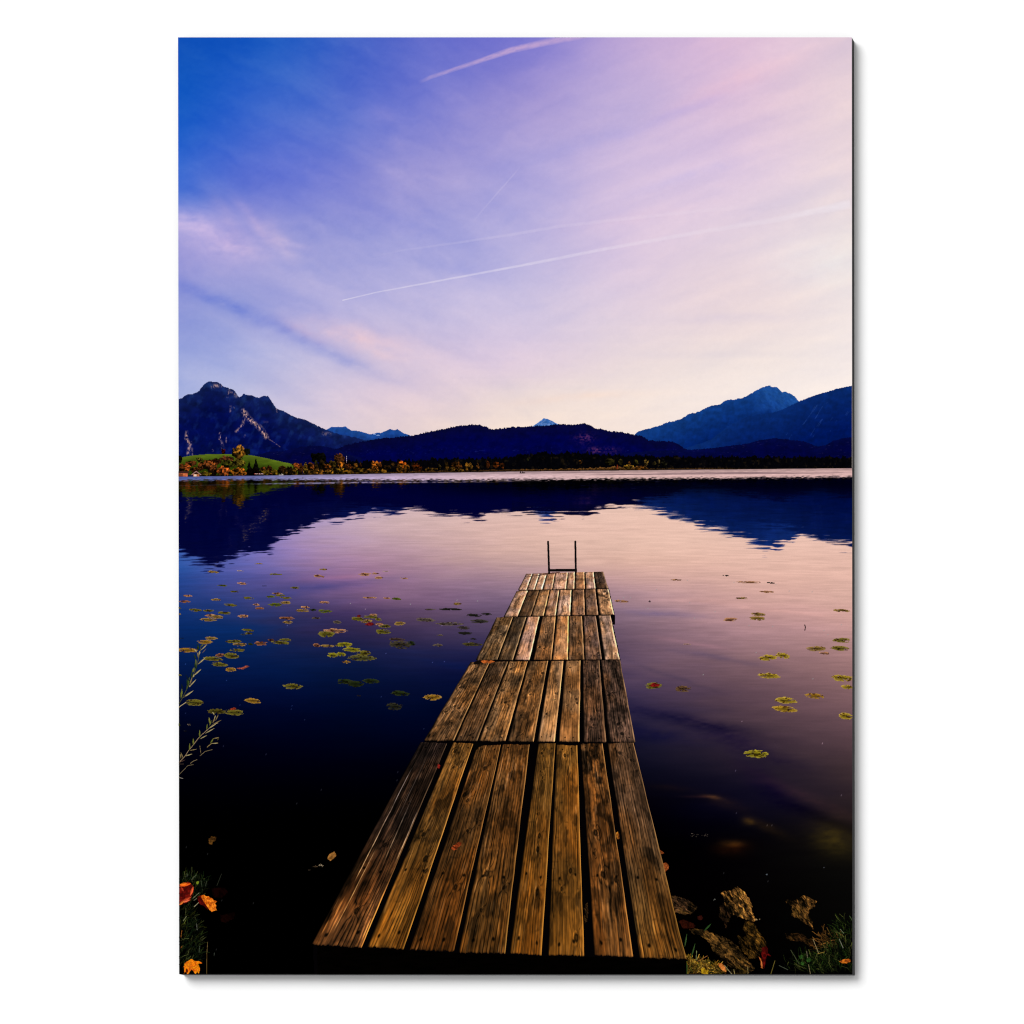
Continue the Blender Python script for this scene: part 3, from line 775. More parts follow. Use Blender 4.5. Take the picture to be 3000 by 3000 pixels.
# fine wind ripples
rs = (fbm(LUU / 60, q / 3.4, 821, 3) - .5) * 2
r2 = (fbm(LUU / 150, q / 11, 823, 3) - .5) * 2
ra = np.interp(dep, [0, 100, 260, 420, 700, 1100], [.05, .055, .07, .09, .06, .02])
water = water * (1 + (rs * ra * .75 + r2 * ra * .45))[..., None]
tint = np.array([.50, .52, .70])
rc = ref * tint * (0.92 + .2 * fbm(LUU / 40, q / 5, 825, 2))[..., None]
deep = np.array([0, 1, 50.])
blue = (ref[..., 2] > ref[..., 0] * 1.3) & (LUU < 1500)
rc = np.where(blue[..., None], mix(rc, deep, .62), rc * np.where(LUU < 1500, .82, 1.0)[..., None])
wr = (ref[..., 0] > ref[..., 2] * 1.1) & (LUU < 1500)
rc = np.where(wr[..., None], np.clip(rc * np.array([1.55, 1.45, .6]), 0, 255), rc)
dk = np.exp(-((dep - 45) / 26) ** 2) * ss(1100, 1500, LUU)
rc = rc * (1 - .55 * dk)[..., None]
rc += (np.clip(fbm(LUU / 18, q / 2.2, 827, 2) - .78, 0, 1) * 260)[..., None] * np.array([.8, .75, .9]) * (np.exp(-((dep - 30) / 22) ** 2) * ss(1500, 1600, LUU) * (1 - ss(1900, 2000, LUU)))[..., None]
rc = np.where((rn > 0)[..., None], rc, np.array([2, 8, 60.]))
lake_c = mix(water, rc, np.clip(refa, 0, 1)[..., None])
# wind-ruffled bright bands under the far shore
bl = np.array([[92, 112, 186], [118, 126, 196], [176, 164, 212], [205, 180, 212], [224, 190, 198], [228, 188, 184], [226, 184, 180]], float)
bu = [516, 700, 950, 1150, 1400, 1800, 2504]
band_c = np.stack([np.interp(LUU, bu, bl[:, i]) for i in range(3)], -1)
b1 = np.interp(LUU, [516, 700, 900, 1100, 1300, 1500, 1900, 2504], [12, 12, 15, 19, 23, 25, 26, 27])
fine = fbm(LUU / 8.0, LVV / 1.5, 831, 2)
k1 = np.clip((b1 - dep) / 7.0 + .3 + (fine - .5) * 1.7, 0, 1) * (dep > 0)
gr = .93 * (0.80 + .22 * ss(0, 14, dep)) * (.90 + .2 * fbm(LUU / 14, LVV / 1.7, 833, 2))
lake_c = mix(lake_c, np.clip(band_c * gr[..., None], 0, 245), k1[..., None])
b2 = np.interp(LUU, [516, 740, 900, 1100, 1300, 1420], [27, 24.5, 24.5, 25, 27.5, 29])
b2w = np.interp(LUU, [516, 720, 900, 1150, 1350], [.7, 1.2, 2.6, 2.4, 1.6])
k2 = np.exp(-((dep - b2) / b2w) ** 2) * np.interp(LUU, [516, 700, 800, 1000, 1250, 1450, 1600], [.22, .25, .75, .85, .7, .35, 0]) * np.clip(.45 + (fine - .4) * 3, 0, 1)
lake_c = mix(lake_c, band_c * .95, np.clip(k2, 0, 1)[..., None])
for (a0, dd, uu0, uu1, wd) in ((.75, 9.5, 1960, 2330, .8), (.8, 12.5, 1780, 2504, .9), (.35, 6, 1500, 1900, .8)):
    k = np.exp(-((dep - dd - (LUU - 2000) * .002) / wd) ** 2) * a0 * ss(uu0 - 120, uu0 + 60, LUU) * (1 - ss(uu1 - 120, uu1 + 40, LUU))
    lake_c = mix(lake_c, np.array([40, 24, 40.]), k[..., None])
# specks of floating dust
spk = (_hash((LUU / 2.2).astype(int), (LVV / 2.2).astype(int), 5) > .99965) & (dep > 300)
lake_c = np.where(spk[..., None], np.clip(lake_c * 1.5 + 34, 0, 150), lake_c)
lake_c = np.clip(lake_c, 0, 252)
# trim to shoreline
LVV = np.maximum(LVV, shore(LUU))
LAKE_IMG = lake_c
lake = grid('lake', LUU, LVV, lake_c, 24, art, INK, label='printed lake mirroring mountains and pink sky, black near the shore', kind='structure')


def lake_at(u, v):
    j = int(np.clip(np.searchsorted(vs, v), 0, len(vs) - 1)); i = int(np.clip((u - 516) / (us[1] - us[0]), 0, len(us) - 1))
    return LAKE_IMG[j, i]


# ------------------------------------------------------------------ lily pads
OL, PK, YG, GD, GR, DG, BR_, GY, RD, DK = (112, 112, 38), (178, 132, 104), (140, 142, 32), (164, 128, 40), (92, 108, 36), (38, 54, 26), (146, 96, 70), (92, 86, 84), (150, 40, 30), (34, 36, 34)
OP, YE = (150, 126, 66), (172, 154, 48)


def PA(a): return (520 + a[0] / 3.864, 1650 + a[1] / 3.864, a[2] / 3.864, a[3] / 3.864, a[4])
def PB(a): return (900 + a[0] / 3.22, 1650 + a[1] / 3.22, a[2] / 3.22, a[3] / 3.22, a[4])
def PC(a): return (1780 + a[0] / 2.683, 1650 + a[1] / 2.683, a[2] / 2.683, a[3] / 2.683, a[4])


PADS = [PA(a) for a in [
    (405, 100, 60, 15, OP), (710, 88, 38, 6, (160, 150, 170)), (920, 8, 50, 6, OP), (1112, 126, 78, 9, OL), (1650, 70, 48, 10, OP), (1603, 147, 62, 18, PK), (735, 230, 55, 14, PK), (507, 254, 62, 10, GR), (980, 258, 30, 5, DK), (1338, 277, 62, 13, OL), (652, 323, 55, 11, OL), (117, 370, 52, 11, PK), (80, 435, 68, 14, BR_),
    (438, 415, 60, 13, OP), (800, 395, 60, 16, OL), (1130, 343, 62, 10, PK), (1165, 365, 60, 14, OL), (1050, 380, 55, 14, GR), (1222, 394, 70, 12, OL), (1225, 447, 65, 16, OP), (1110, 470, 82, 20, GR), (600, 473, 75, 16, OL), (893, 473, 42, 13, PK), (930, 510, 55, 13, BR_), (1665, 445, 60, 15, PK), (1445, 500, 50, 14, PK), (1415, 537, 80, 20, OP), (1540, 530, 40, 14, DG), (1670, 543, 78, 22, GR),
    (205, 530, 72, 18, OL), (355, 538, 68, 14, OL), (525, 563, 82, 16, OL), (370, 590, 65, 14, PK), (440, 607, 75, 20, OP), (350, 640, 98, 22, OP), (745, 600, 62, 18, PK), (1245, 622, 90, 18, BR_), (1250, 668, 58, 18, OP), (1565, 622, 55, 12, GY), (1810, 668, 50, 18, GY), (805, 758, 70, 16, OL), (805, 796, 52, 12, OL), (745, 810, 35, 9, (50, 70, 110)), (1795, 765, 140, 25, PK), (1690, 805, 95, 35, OL),
    (380, 850, 75, 18, OP), (310, 892, 85, 25, GD), (110, 985, 120, 28, GD), (635, 885, 102, 18, OL), (705, 920, 85, 20, OP), (830, 917, 30, 14, DG), (950, 908, 78, 25, BR_), (1060, 870, 40, 14, (90, 56, 60)), (1225, 868, 70, 16, OL), (1160, 900, 100, 22, OL), (1575, 930, 45, 20, BR_), (1700, 938, 80, 16, OP), (680, 985, 90, 18, OL), (485, 1042, 55, 20, BR_), (615, 1048, 92, 35, OL), (405, 1083, 108, 25, OL), (475, 1145, 95, 24, OL),
    (605, 1205, 62, 25, GD), (30, 1268, 22, 10, OL), (1305, 1395, 115, 34, OL), (850, 1557, 95, 30, GD), (190, 1578, 105, 36, OL), (445, 1680, 108, 32, (84, 82, 28)), (645, 1690, 112, 34, OL), (135, 1828, 25, 10, GY), (20, 1830, 14, 16, GR), (40, 850, 30, 5, (24, 44, 84)), (90, 1900, 15, 5, (30, 34, 50)), (28, 508, 18, 8, OL), (28, 576, 16, 9, OP)]]
PADS += [PB(a) for a in [
    (545, 105, 60, 16, PK), (640, 97, 40, 8, PK), (675, 138, 45, 12, PK), (740, 76, 35, 5, (170, 150, 170)), (915, 142, 38, 8, PK), (590, 326, 60, 10, PK), (750, 330, 35, 9, PK), (840, 337, 52, 13, GR), (1418, 383, 42, 13, OP), (1160, 438, 50, 9, GY), (1345, 435, 105, 12, DK), (1580, 492, 75, 14, DK), (1695, 480, 50, 11, DK), (1110, 533, 95, 18, GY), (1620, 548, 90, 18, (60, 60, 60)), (1340, 572, 140, 16, GY), (1480, 610, 65, 16, (62, 58, 56)), (1490, 660, 75, 14, DK),
    (480, 525, 65, 20, OL), (600, 505, 70, 18, OL), (625, 487, 40, 10, PK), (560, 548, 60, 18, OP), (672, 530, 34, 14, OL), (680, 575, 40, 12, PK), (735, 595, 65, 15, OL), (872, 569, 52, 18, OP), (715, 646, 72, 24, OL), (850, 720, 80, 18, (72, 58, 58)), (880, 770, 115, 38, (64, 62, 52)), (985, 755, 40, 22, DG), (1255, 680, 30, 8, GY), (1230, 773, 50, 12, GY), (1560, 765, 110, 18, (74, 72, 38)), (1570, 715, 30, 8, DK),
    (350, 767, 85, 22, YG), (420, 815, 85, 24, YG), (240, 868, 52, 24, YG), (320, 858, 50, 20, YG), (535, 850, 70, 24, OL), (510, 895, 140, 28, (88, 92, 50)), (370, 932, 40, 12, GD), (350, 1115, 72, 26, DG), (460, 1140, 85, 30, (34, 48, 22)), (600, 1112, 78, 26, DG), (880, 1230, 88, 28, DG), (1180, 1265, 88, 28, GD), (822, 1352, 85, 32, (42, 46, 38)), (490, 1250, 20, 8, (30, 28, 46))]]
PADS += [PC(a) for a in [
    (932, 97, 24, 6, DK), (540, 132, 42, 6, PK), (1115, 150, 98, 9, PK), (1285, 155, 32, 5, DK), (1250, 225, 58, 8, PK), (1063, 275, 52, 8, OP), (107, 299, 57, 10, PK), (1180, 402, 64, 14, OP), (1180, 434, 64, 17, OP), (965, 442, 60, 14, PK), (1840, 373, 68, 12, OP), (1842, 605, 75, 20, (132, 124, 52)), (1635, 672, 85, 20, OP), (1705, 708, 40, 12, PK), (1828, 670, 82, 20, (132, 124, 52)), (1262, 743, 80, 22, YE), (1380, 727, 55, 25, YE), (1268, 885, 92, 22, YE), (1845, 903, 85, 27, YE), (1885, 975, 48, 20, YE),
    (362, 963, 72, 24, OL), (592, 988, 65, 25, (108, 84, 62)), (1632, 1045, 78, 22, GD), (1400, 1080, 85, 28, YE), (1398, 1147, 98, 28, (178, 150, 44)), (1875, 1202, 58, 28, YE), (1162, 1500, 106, 30, (148, 146, 34)), (625, 637, 30, 5, (170, 140, 140))]]


def pad(d, cu, cv, ru, rv, col, i):
    r_ = random.Random(i * 13 + 1)
    x, y = (d.U - cu) / ru, (d.V - cv) / rv
    sk = r_.uniform(-.35, .1)
    x2 = x + y * sk
    th = np.arctan2(y, x2)
    rad = np.hypot(x2, y)
    edge = .93 + .12 * (vn(th * 2.2 + 9, 0 * th, 900 + i) - .5) * 2 + .022 * np.sin(th * r_.randint(5, 9) + i) + (fbm(d.U / 6, d.V / 2.6, 910 + i, 2) - .5) * .26
    k = rad < edge
    na = r_.choice([r_.uniform(-.6, .5), math.pi + r_.uniform(-.5, .5), r_.uniform(.9, 2.2)])
    nd = np.abs((th - na + math.pi) % (2 * math.pi) - math.pi)
    k &= ~((nd < .10 + .07 * rad) & (rad > .18) & (rad < 1.4)) | (rv < 3)
    vein = np.abs(np.sin(th * 6.5 + i)) ** .5
    c = np.asarray(col, float) * np.array([.86, .79, .70]) * (.66 + .36 * vein * np.clip(rad * 1.2, 0, 1) + .30 * (fbm(d.U / 6, d.V / 2.6, 930 + i, 3) - .3))[..., None]
    c = c * np.where(y < -.2, 1.10, .96)[..., None]
    rim = (rad > edge - .17)
    c = np.where(rim[..., None], mix(c, np.array([205, 176, 140.]) * (sum(col) / 330.0), .22), c)
    rot = (fbm(d.U / 7, d.V / 3, 950 + i, 3) > .64)
    c = np.where(rot[..., None], c * np.array([.50, .40, .34]), c)
    mid = (np.abs(y - .05 * np.sin(x * 4)) < .10) & (np.abs(x) < .5)
    c = np.where(mid[..., None], c * .62, c)
    # patches where the leaf lies under the water film
    wet = fbm(d.U / 9, d.V / 3.4, 970 + i, 2) > .76
    k &= ~(wet & (rad > .45))
    return k, np.clip(c, 0, 255)


order = sorted(range(len(PADS)), key=lambda i: -PADS[i][2] * PADS[i][3])
big = set(order[:98])
PLAB = {len(PADS) - 2 - 0: None}
rest = None
rest_d = Dots(518, 1640, 2500, 2180, 1.5)
for i, (cu, cv, ru, rv, col) in enumerate(PADS):
    rv2 = rv * 1.04
    if i in big:
        d = Dots(cu - ru * 1.3, cv - rv2 * 1.35, cu + ru * 1.3, cv + rv2 * 1.35, 1.2)
        k, c = pad(d, cu, cv, ru, rv2, col, i)
        d.put(k, c)
        lab = {'%d,%d' % (2213, 2209): 'brightest yellow-green lily pad, alone right of the jetty'}.get('%d,%d' % (cu, cv))
        d.mesh('lily_pad', art, 26 + (i % 6) * .6, lab)
    else:
        sl = rest_d.win(cu - ru * 1.3, cv - rv2 * 1.4, cu + ru * 1.3, cv + rv2 * 1.4)

        class W: pass
        w = W(); w.U, w.V = rest_d.U[sl], rest_d.V[sl]
        k, c = pad(w, cu, cv, ru, rv2, col, i)
        rest_d.rgb[sl][k] = c[k]; rest_d.a[sl] |= k
rest_d.mesh('lily_pads', art, 30, 'smallest lily pads and leaf scraps scattered on the lake', 'stuff')

# twigs on the water
d = Dots(2350, 1825, 2368, 1852, 1.0)
d.stroke((2357.5, 1831), (2359.8, 1837), 2.6, 3.2, (30, 18, 22)); d.stroke((2359.8, 1837), (2358.2, 1847), 3.2, 2.2, (34, 20, 22))
d.mesh('twig', art, 31, 'short dark twig standing out of the water')
d = Dots(1898, 1755, 1912, 1770, 1.0)
d.stroke((1903.5, 1759), (1904, 1764), 2, 2.6, (30, 18, 26)); d.stroke((1901, 1762), (1906, 1763), 1.6, 1.6, (30, 18, 26))
d.mesh('twig', art, 31, 'tiny dark twig close to the jetty')

# ------------------------------------------------------------------ jetty
jetty = empty_part('jetty', art, 'weathered plank jetty running out into the lake')
HOR = 1385.0


def dist(v):
    return 3042.0 / (v - HOR)     # metres from the viewer, for the grain's foreshortening


d = Dots(900, 1664, 2020, 2858, 2.0)
base = [(1546, 1682), (1763, 1676), (1785, 1728), (1802, 1806), (1802.5, 1831), (1797, 1831), (1790, 1800), (1818, 1934), (1820, 1958), (1815, 1958), (1857, 2172), (1861, 2186), (1855, 2190), (2009, 2812), (2012.5, 2855), (920, 2855), (918, 2774), (1246, 2174), (1242, 2172), (1400, 1948), (1458, 1812), (1480, 1806), (1519, 1732)]
k = d.inside(base)
d.put(k, np.array([3, 2, 3.]) + 0 * d.U[..., None])
d.mesh('substructure', jetty, 36, 'black beams under the planks')


def plank(tl, tr, bl, br, base, seed, dark=0.0, scratch=(), stain=0.0, rag=1.0, tail=None, contrast=1.0, lab=None):
    """one board from its four corners on the print; grain follows the board's own perspective"""
    R_ = random.Random(seed)
    wpx = max(abs(br[0] - bl[0]), abs(tr[0] - tl[0])); hpx = max(bl[1] - tl[1], br[1] - tr[1])
    na, nb = int(max(16, wpx / 1.15)), int(max(20, hpx / 1.35))
    a = np.linspace(0, 1, na)[None, :]; b = np.linspace(0, 1, nb)[:, None]
    # edges waver a little
    t0 = np.array(tl, float); t1 = np.array(tr, float); b0 = np.array(bl, float); b1 = np.array(br, float)
    wv_ = 0.006 * wpx + .5
    el = (fbm(b * 7 + seed, 0 * b, seed + 3, 3) - .5) * 2 * wv_; er = (fbm(b * 7 + seed, 0 * b, seed + 4, 3) - .5) * 2 * wv_
    LU_ = t0[0] + (b0[0] - t0[0]) * b + el; RU_ = t1[0] + (b1[0] - t1[0]) * b + er
    U = LU_ + (RU_ - LU_) * a
    tv = t0[1] + (t1[1] - t0[1]) * a; bv = b0[1] + (b1[1] - b0[1]) * a
    sc = wpx / 120.0
    tv = tv + (fbm(a * 9, 0 * a, seed + 5, 2) - .5) * 3.0 * rag * sc + .6
    bv = bv + (fbm(a * 22, 0 * a, seed + 6, 3) - .5) * 7.0 * rag * sc
    V = tv + (bv - tv) * b
    W = 0.15
    x = a * W + 0 * b                                   # metres across
    vm = (t0[1] + (b0[1] - t0[1]) * b)
    z = dist(vm) + 0 * a                                # metres along
    z0, z1 = float(dist(tl[1])), float(dist(bl[1]))
    # growth rings drifting along the board, bent round the knots
    ph = x * R_.uniform(130, 185) + 3.4 * (fbm(x * 9 + seed, z * 1.2, seed + 7, 3) - .5) + R_.uniform(-6, 6) * x * (z - z0) + 1.2 * (fbm(x * 30, z * 5, seed + 8, 2) - .5)
    arch = R_.choice([0, 0, 1, 1.6]) * R_.uniform(.5, 1)
    xc = R_.uniform(.3, .7) * W
    ph = ph * (1 - .4 * arch * .5) + arch * 5.0 * np.sqrt(((x - xc) / .045) ** 2 + ((z - (z0 + z1) / 2) * .9) ** 2 + .15)
    knots = []
    for _ in range(R_.randint(3, 8)):
        kx_, kz = R_.uniform(.12, .88) * W, R_.uniform(z1 + .08, z0 - .08)
        kr = R_.uniform(.0045, .0135)
        knots.append((kx_, kz, kr))
        dd = np.sqrt((x - kx_) ** 2 + ((z - kz) * .42) ** 2)
        ph = ph + 3.6 * np.exp(-(dd / (kr * 2.2)) ** 2) * np.sign(x - kx_ + 1e-6) * np.clip(np.abs(x - kx_) / kr, 0, 1) + 2.2 * np.exp(-(dd / (kr * 1.3)) ** 2)
    rp = wpx / 2.93                                       # board width on a normal print-viewing scale
    lim = min(1.0, rp / 34.0)
    sw = .5 + .5 * np.cos(ph * math.pi * (.35 + .65 * lim))
    ring = sw ** 4.5
    al = .55 + 1.2 * lim
    drift = 4 * (fbm(x * 9 + seed, z * 1.2, seed + 7, 3) - .5) + .10 * ph
    fine = vn(a * rp / 1.25 + drift, z * 3.2 * al, seed + 11)
    mid = fbm(a * rp / 3.6 + drift, z * 1.5 * al, seed + 12, 3)
    spot = fbm(a * rp / 2.2, z * 16 * al, seed + 18, 2)
    blot = fbm(x * 14, z * 3.4, seed + 13, 4)
    big_ = fbm(x * 7 + 5, z * 1.6, seed + 14, 3)
    hgt = (1 - ring) * .8 + mid * .9 + fine * .5
    slope = np.gradient(hgt, axis=1) * na / 55.0           # raking light from the right
    line = sw ** 6 * (.35 + .95 * fbm(x * 40, z * 1.1, seed + 20, 2))
    L = .97 + contrast * (-.48 * line + .42 * (mid - .5) + .50 * (fine - .5) + .50 * (spot - .5)) - contrast * np.clip(slope, -.5, .5) * .32
    L *= .52 + .95 * blot
    L *= 1 - .42 * ss(.56, .72, fbm(x * 26, z * 7, seed + 27, 4)) * lim
    L *= 1 - dark * ss(.42, .62, big_)
    if stain:
        st_ = fbm(x * 22, z * 6.5, seed + 15, 4)
        L *= 1 - .80 * stain * ss(.50, .66, st_) * (.5 + .5 * ss(z1, z0, z))
    L = np.clip(L, .06, 2.2)
    col = np.array(base, float) * L[..., None]
    warm = fbm(x * 10 + 3, z * 2.4, seed + 16, 3)
    col = col * mix(np.array([1.07, .96, .84]), np.array([.98, .97, 1.08]), ss(.3, .7, warm)[..., None])
    # fine pale checks where the light catches raised fibres
    hi = np.clip(vn(a * rp / 1.3 + 2, z * 5.0 * al, seed + 17) - .70, 0, 1) * 2.6 * np.clip(blot * 1.7 - .3, 0, 1)
    col = col + (hi * contrast * (.25 + .75 * lim))[..., None] * np.array([104, 80, 60.]) * (.35 + sum(base) / 420.0)
    for kx_, kz, kr in knots:
        dd = np.sqrt((x - kx_) ** 2 + ((z - kz) * .42) ** 2) / kr * (.85 + .4 * fbm(x * 160, z * 60, seed + 19, 2))
        k = 1 / (1 + np.exp((dd - .85) * 7))
        col = col * (1 - .72 * k * (.6 + .6 * np.exp(-((dd - .7) / .3) ** 2)))[..., None]
        rim_ = np.exp(-((dd - 1.25) / .3) ** 2)
        col = col * (1 + .38 * rim_ * np.where(x < kx_, 1, -.3))[..., None]
    for _ in range(R_.randint(2, 5)):                       # drying cracks
        cx_ = R_.uniform(.12, .88) * W; za = R_.uniform(z1, z0 - .1); zb = za + R_.uniform(.2, 1.0)
        path = cx_ + (fbm(z * 3.5, 0 * x, seed + int(cx_ * 1e4), 3) - .5) * .035
        k = np.exp(-((x - path) / (.0016 if wpx > 60 else .0026)) ** 2) * ss(za, za + .06, z) * (1 - ss(zb - .06, zb, z))
        col = col * (1 - .86 * k)[..., None]
        k2_ = np.exp(-((x - path + .0035) / .0015) ** 2) * ss(za, za + .06, z) * (1 - ss(zb - .06, zb, z))
        col = col * (1 + .30 * k2_)[..., None]
    ends = [z1 + .06, z0 - .06] + ([z1 + .42] if hpx > 400 else [])
    for ez in ends:                                          # nail heads
        for fx in (.25, .76):
            nx, nz_ = (fx + R_.uniform(-.07, .07)) * W, ez + R_.uniform(-.02, .02)
            dd = np.hypot(x - nx, (z - nz_) * .55) / .0056
            col = col * (1 - .88 * np.exp(-dd ** 4))[..., None]
    for (a0, a1, c0, c1, st) in scratch:                     # bright raised fibres
        k = np.exp(-((a - (a0 + (a1 - a0) * b) - .02 * (fbm(b * 9, 0 * b, seed + 25, 3) - .5)) * wpx / 1.6) ** 2) * ss(c0, c0 + .08, b) * (1 - ss(c1 - .08, c1, b)) * (.4 + fbm(b * 40, 0 * b, seed + 26, 2))
        col = mix(col, np.array([168, 148, 140.]), np.clip(k * st, 0, 1)[..., None])
    # across-grain weather marks
    cm = np.clip(vn(x * 30 + fbm(z * 30, x * 30, seed + 22, 2) * 2, z * 40, seed + 21) - .88, 0, 1) * 3.4
    col = col * (1 - .55 * np.clip(cm, 0, 1))[..., None]
    # board edges: highlight painted along the right, shadow painted along the left
    ew = 2.6 / wpx
    col = col * (1 - .88 * np.exp(-(a / (ew * 1.25)) ** 2))[..., None]
    k = np.exp(-((1 - a - ew * .25) / ew) ** 2) * (.35 + 1.0 * fbm(b * 9, 0 * b, seed + 23, 2)) + 0 * a
    col = mix(col, np.array(base, float) * 1.5 + np.array([58, 46, 30.]), np.clip(k * .95, 0, 1)[..., None])
    if tail is not None:
        col = col * mix(1.0, tail, ss(.35, 1.0, b))[..., None] if np.isscalar(tail) else col * mix(np.ones(3), np.array(tail), ss(.2, .95, b)[..., None])
    lum = (col * np.array([.3, .6, .1])).sum(-1, keepdims=True)
    col = mix(col, lum * np.array([1.06, .98, .94]), (.22 - .20 * lim) + .16 * big_[..., None] * (1.15 - lim))
    ed = np.exp(-((1 - b) * hpx / (1.4 + 1.2 * sc)) ** 2) * .45
    col = col * (1 - ed)[..., None]
    return grid('plank', U, V, np.clip(col, 0, 250), 37, jetty, INK, lab)


def row(tops, bots, tv, bv, cols, seed, org, sc, con=1.0, **kw):
    """boards of one deck section; tv/bv: (left v, right v)"""
    n = len(tops)
    tx0, tx1 = tops[0][0], tops[-1][1]; bx0, bx1 = bots[0][0], bots[-1][1]
    for i in range(n):
        f = lambda x, x0, x1, vv: vv[0] + (vv[1] - vv[0]) * (x - x0) / (x1 - x0)
        P = lambda x, v: (org[0] + x / sc, v)
        extra = dict(kw.get('extra', {}).get(i, {}))
        extra['contrast'] = extra.get('contrast', 1.0) * con
        plank(P(tops[i][0], f(tops[i][0], tx0, tx1, tv)), P(tops[i][1], f(tops[i][1], tx0, tx1, tv)),
              P(bots[i][0], f(bots[i][0], bx0, bx1, bv)), P(bots[i][1], f(bots[i][1], bx0, bx1, bv)),
              cols[i], seed + i * 37, **extra)


row([(300, 385), (390, 487), (490, 590), (597, 708), (713, 885), (890, 985), (997, 1118), (1130, 1250), (1258, 1387)],
    [(180, 300), (303, 412), (416, 525), (530, 662), (667, 862), (866, 978), (992, 1128), (1142, 1280), (1297, 1460)],
    (1680.5, 1674), (1729.5, 1724.5),
    [(214, 162, 128), (212, 160, 124), (216, 164, 128), (186, 132, 94), (208, 152, 112), (198, 144, 102), (166, 114, 72), (204, 152, 116), (92, 66, 46)], 1000, (1480, 1560), 4.83, .55,
    extra={8: dict(stain=.5)})
row([(165, 320), (328, 478), (487, 627), (637, 765), (775, 938), (953, 1115), (1132, 1275), (1298, 1460)],
    [(-20, 175), (185, 360), (372, 545), (557, 713), (725, 920), (940, 1128), (1145, 1318), (1342, 1543)],
    (1731, 1725.5), (1807, 1801),
    [(192, 144, 106), (98, 68, 40), (166, 116, 66), (184, 132, 92), (206, 154, 112), (140, 96, 62), (126, 90, 64), (198, 150, 106)], 2000, (1480, 1560), 4.83, .7,
    extra={0: dict(dark=.3), 7: dict(stain=.8)})
row([(-120, 110), (120, 300), (318, 487), (527, 715), (737, 900), (905, 1088), (1105, 1282), (1318, 1488)],
    [(-415, -112), (-100, 106), (135, 345), (400, 655), (670, 885), (890, 1118), (1130, 1368), (1410, 1622)],
    (1808.5, 1803), (1934.5, 1932.5),
    [(118, 88, 52), (102, 76, 46), (206, 150, 110), (146, 98, 52), (194, 130, 70), (116, 80, 46), (108, 78, 58), (186, 142, 104)], 3000, (1480, 1560), 4.83, .85,
    extra={0: dict(contrast=1.3), 1: dict(dark=.4), 2: dict(contrast=.6), 4: dict(contrast=.6)})
row([(440, 595), (603, 742), (752, 900), (912, 1065), (1088, 1190), (1208, 1327), (1345, 1478), (1493, 1648)],
    [(62, 302), (312, 490), (505, 720), (740, 948), (977, 1120), (1150, 1318), (1352, 1535), (1560, 1772)],
    (1939, 1933.8), (2170, 2175),
    [(112, 78, 42), (86, 60, 34), (134, 94, 50), (116, 80, 42), (168, 120, 68), (156, 106, 54), (80, 55, 36), (84, 60, 42)], 4000, (1220, 1920), 2.76,
    extra={0: dict(contrast=1.35), 1: dict(contrast=1.3), 2: dict(contrast=1.2), 4: dict(contrast=.75), 5: dict(contrast=.6), 6: dict(contrast=1.4), 7: dict(contrast=1.4, stain=.4)})

S5 = [((1232, 2173), (1310.5, 2177), (913.5, 2767), (1058.6, 2776)), ((1327, 2176), (1386.5, 2178), (1075.6, 2774), (1182.8, 2781)), ((1398, 2185), (1468, 2181), (1200, 2782), (1330, 2788)),
      ((1472, 2180), (1551.5, 2182), (1344, 2790), (1479, 2793)), ((1577, 2178), (1626.5, 2177), (1493.4, 2792), (1586.6, 2799)), ((1631, 2181), (1691, 2184), (1605.5, 2798), (1711.7, 2800.5)),
      ((1701, 2178.5), (1765, 2178.5), (1742, 2798), (1856, 2804.5)), ((1780, 2178), (1856, 2174), (1874, 2805.5), (2011, 2811))]
S5c = [(44, 32, 23), (138, 92, 32), (102, 66, 25), (106, 69, 27), (120, 79, 24), (138, 90, 28), (124, 81, 34), (104, 74, 42)]
S5x = [dict(scratch=((.18, .22, .1, .7, .8), (.62, .7, .25, .6, .5), (.97, .96, .3, .6, .9), (.35, .3, .5, .95, .5), (.5, .52, .05, .4, .35)), contrast=1.4, tail=(2.5, 2.1, 1.2), dark=.35), dict(contrast=1.0, tail=(.95, .92, .7)), dict(contrast=1.1, tail=(.95, .9, .75)), dict(contrast=1.2, tail=(.95, .95, .8)), dict(contrast=.95, tail=(1, .95, .75)), dict(contrast=.75, tail=(.95, .9, .7)), dict(contrast=1.15, stain=.9, tail=(1, .95, .8)), dict(contrast=1.15, dark=.25, tail=(1.05, 1, .62))]
for i in range(8):
    plank(*S5[i], [S5c[i][0] * .87, S5c[i][1] * .86, S5c[i][2] * .92], 5000 + i * 41, lab='dark outermost plank with pale scratches' if i == 0 else None, **S5x[i])

d = Dots(1385, 2176, 1420, 2206, 1.0)
d.put(d.inside([(1386, 2178), (1416, 2178), (1409, 2188), (1402, 2190), (1398, 2197), (1390, 2200)], 1.5, 6, 5), (5, 4, 3))
d.mesh('broken_corner', jetty, 38, 'missing corner of the third near plank')
# front beam under the near ends
d = Dots(916, 2764, 2014, 2856, 1.5)
topv = np.interp(d.U, [916, 1060, 1180, 1330, 1480, 1590, 1712, 1860, 2012], [2768, 2777, 2782, 2789, 2794, 2800, 2801, 2805, 2812])
d.put((d.V > topv + 2) & (d.U < 2012.2) & (d.U > 930), np.array([1.6, 1, .6]) * (.4 + vn(d.U / 30, d.V / 6, 77))[..., None])
d.mesh('front_beam', jetty, 36.4)

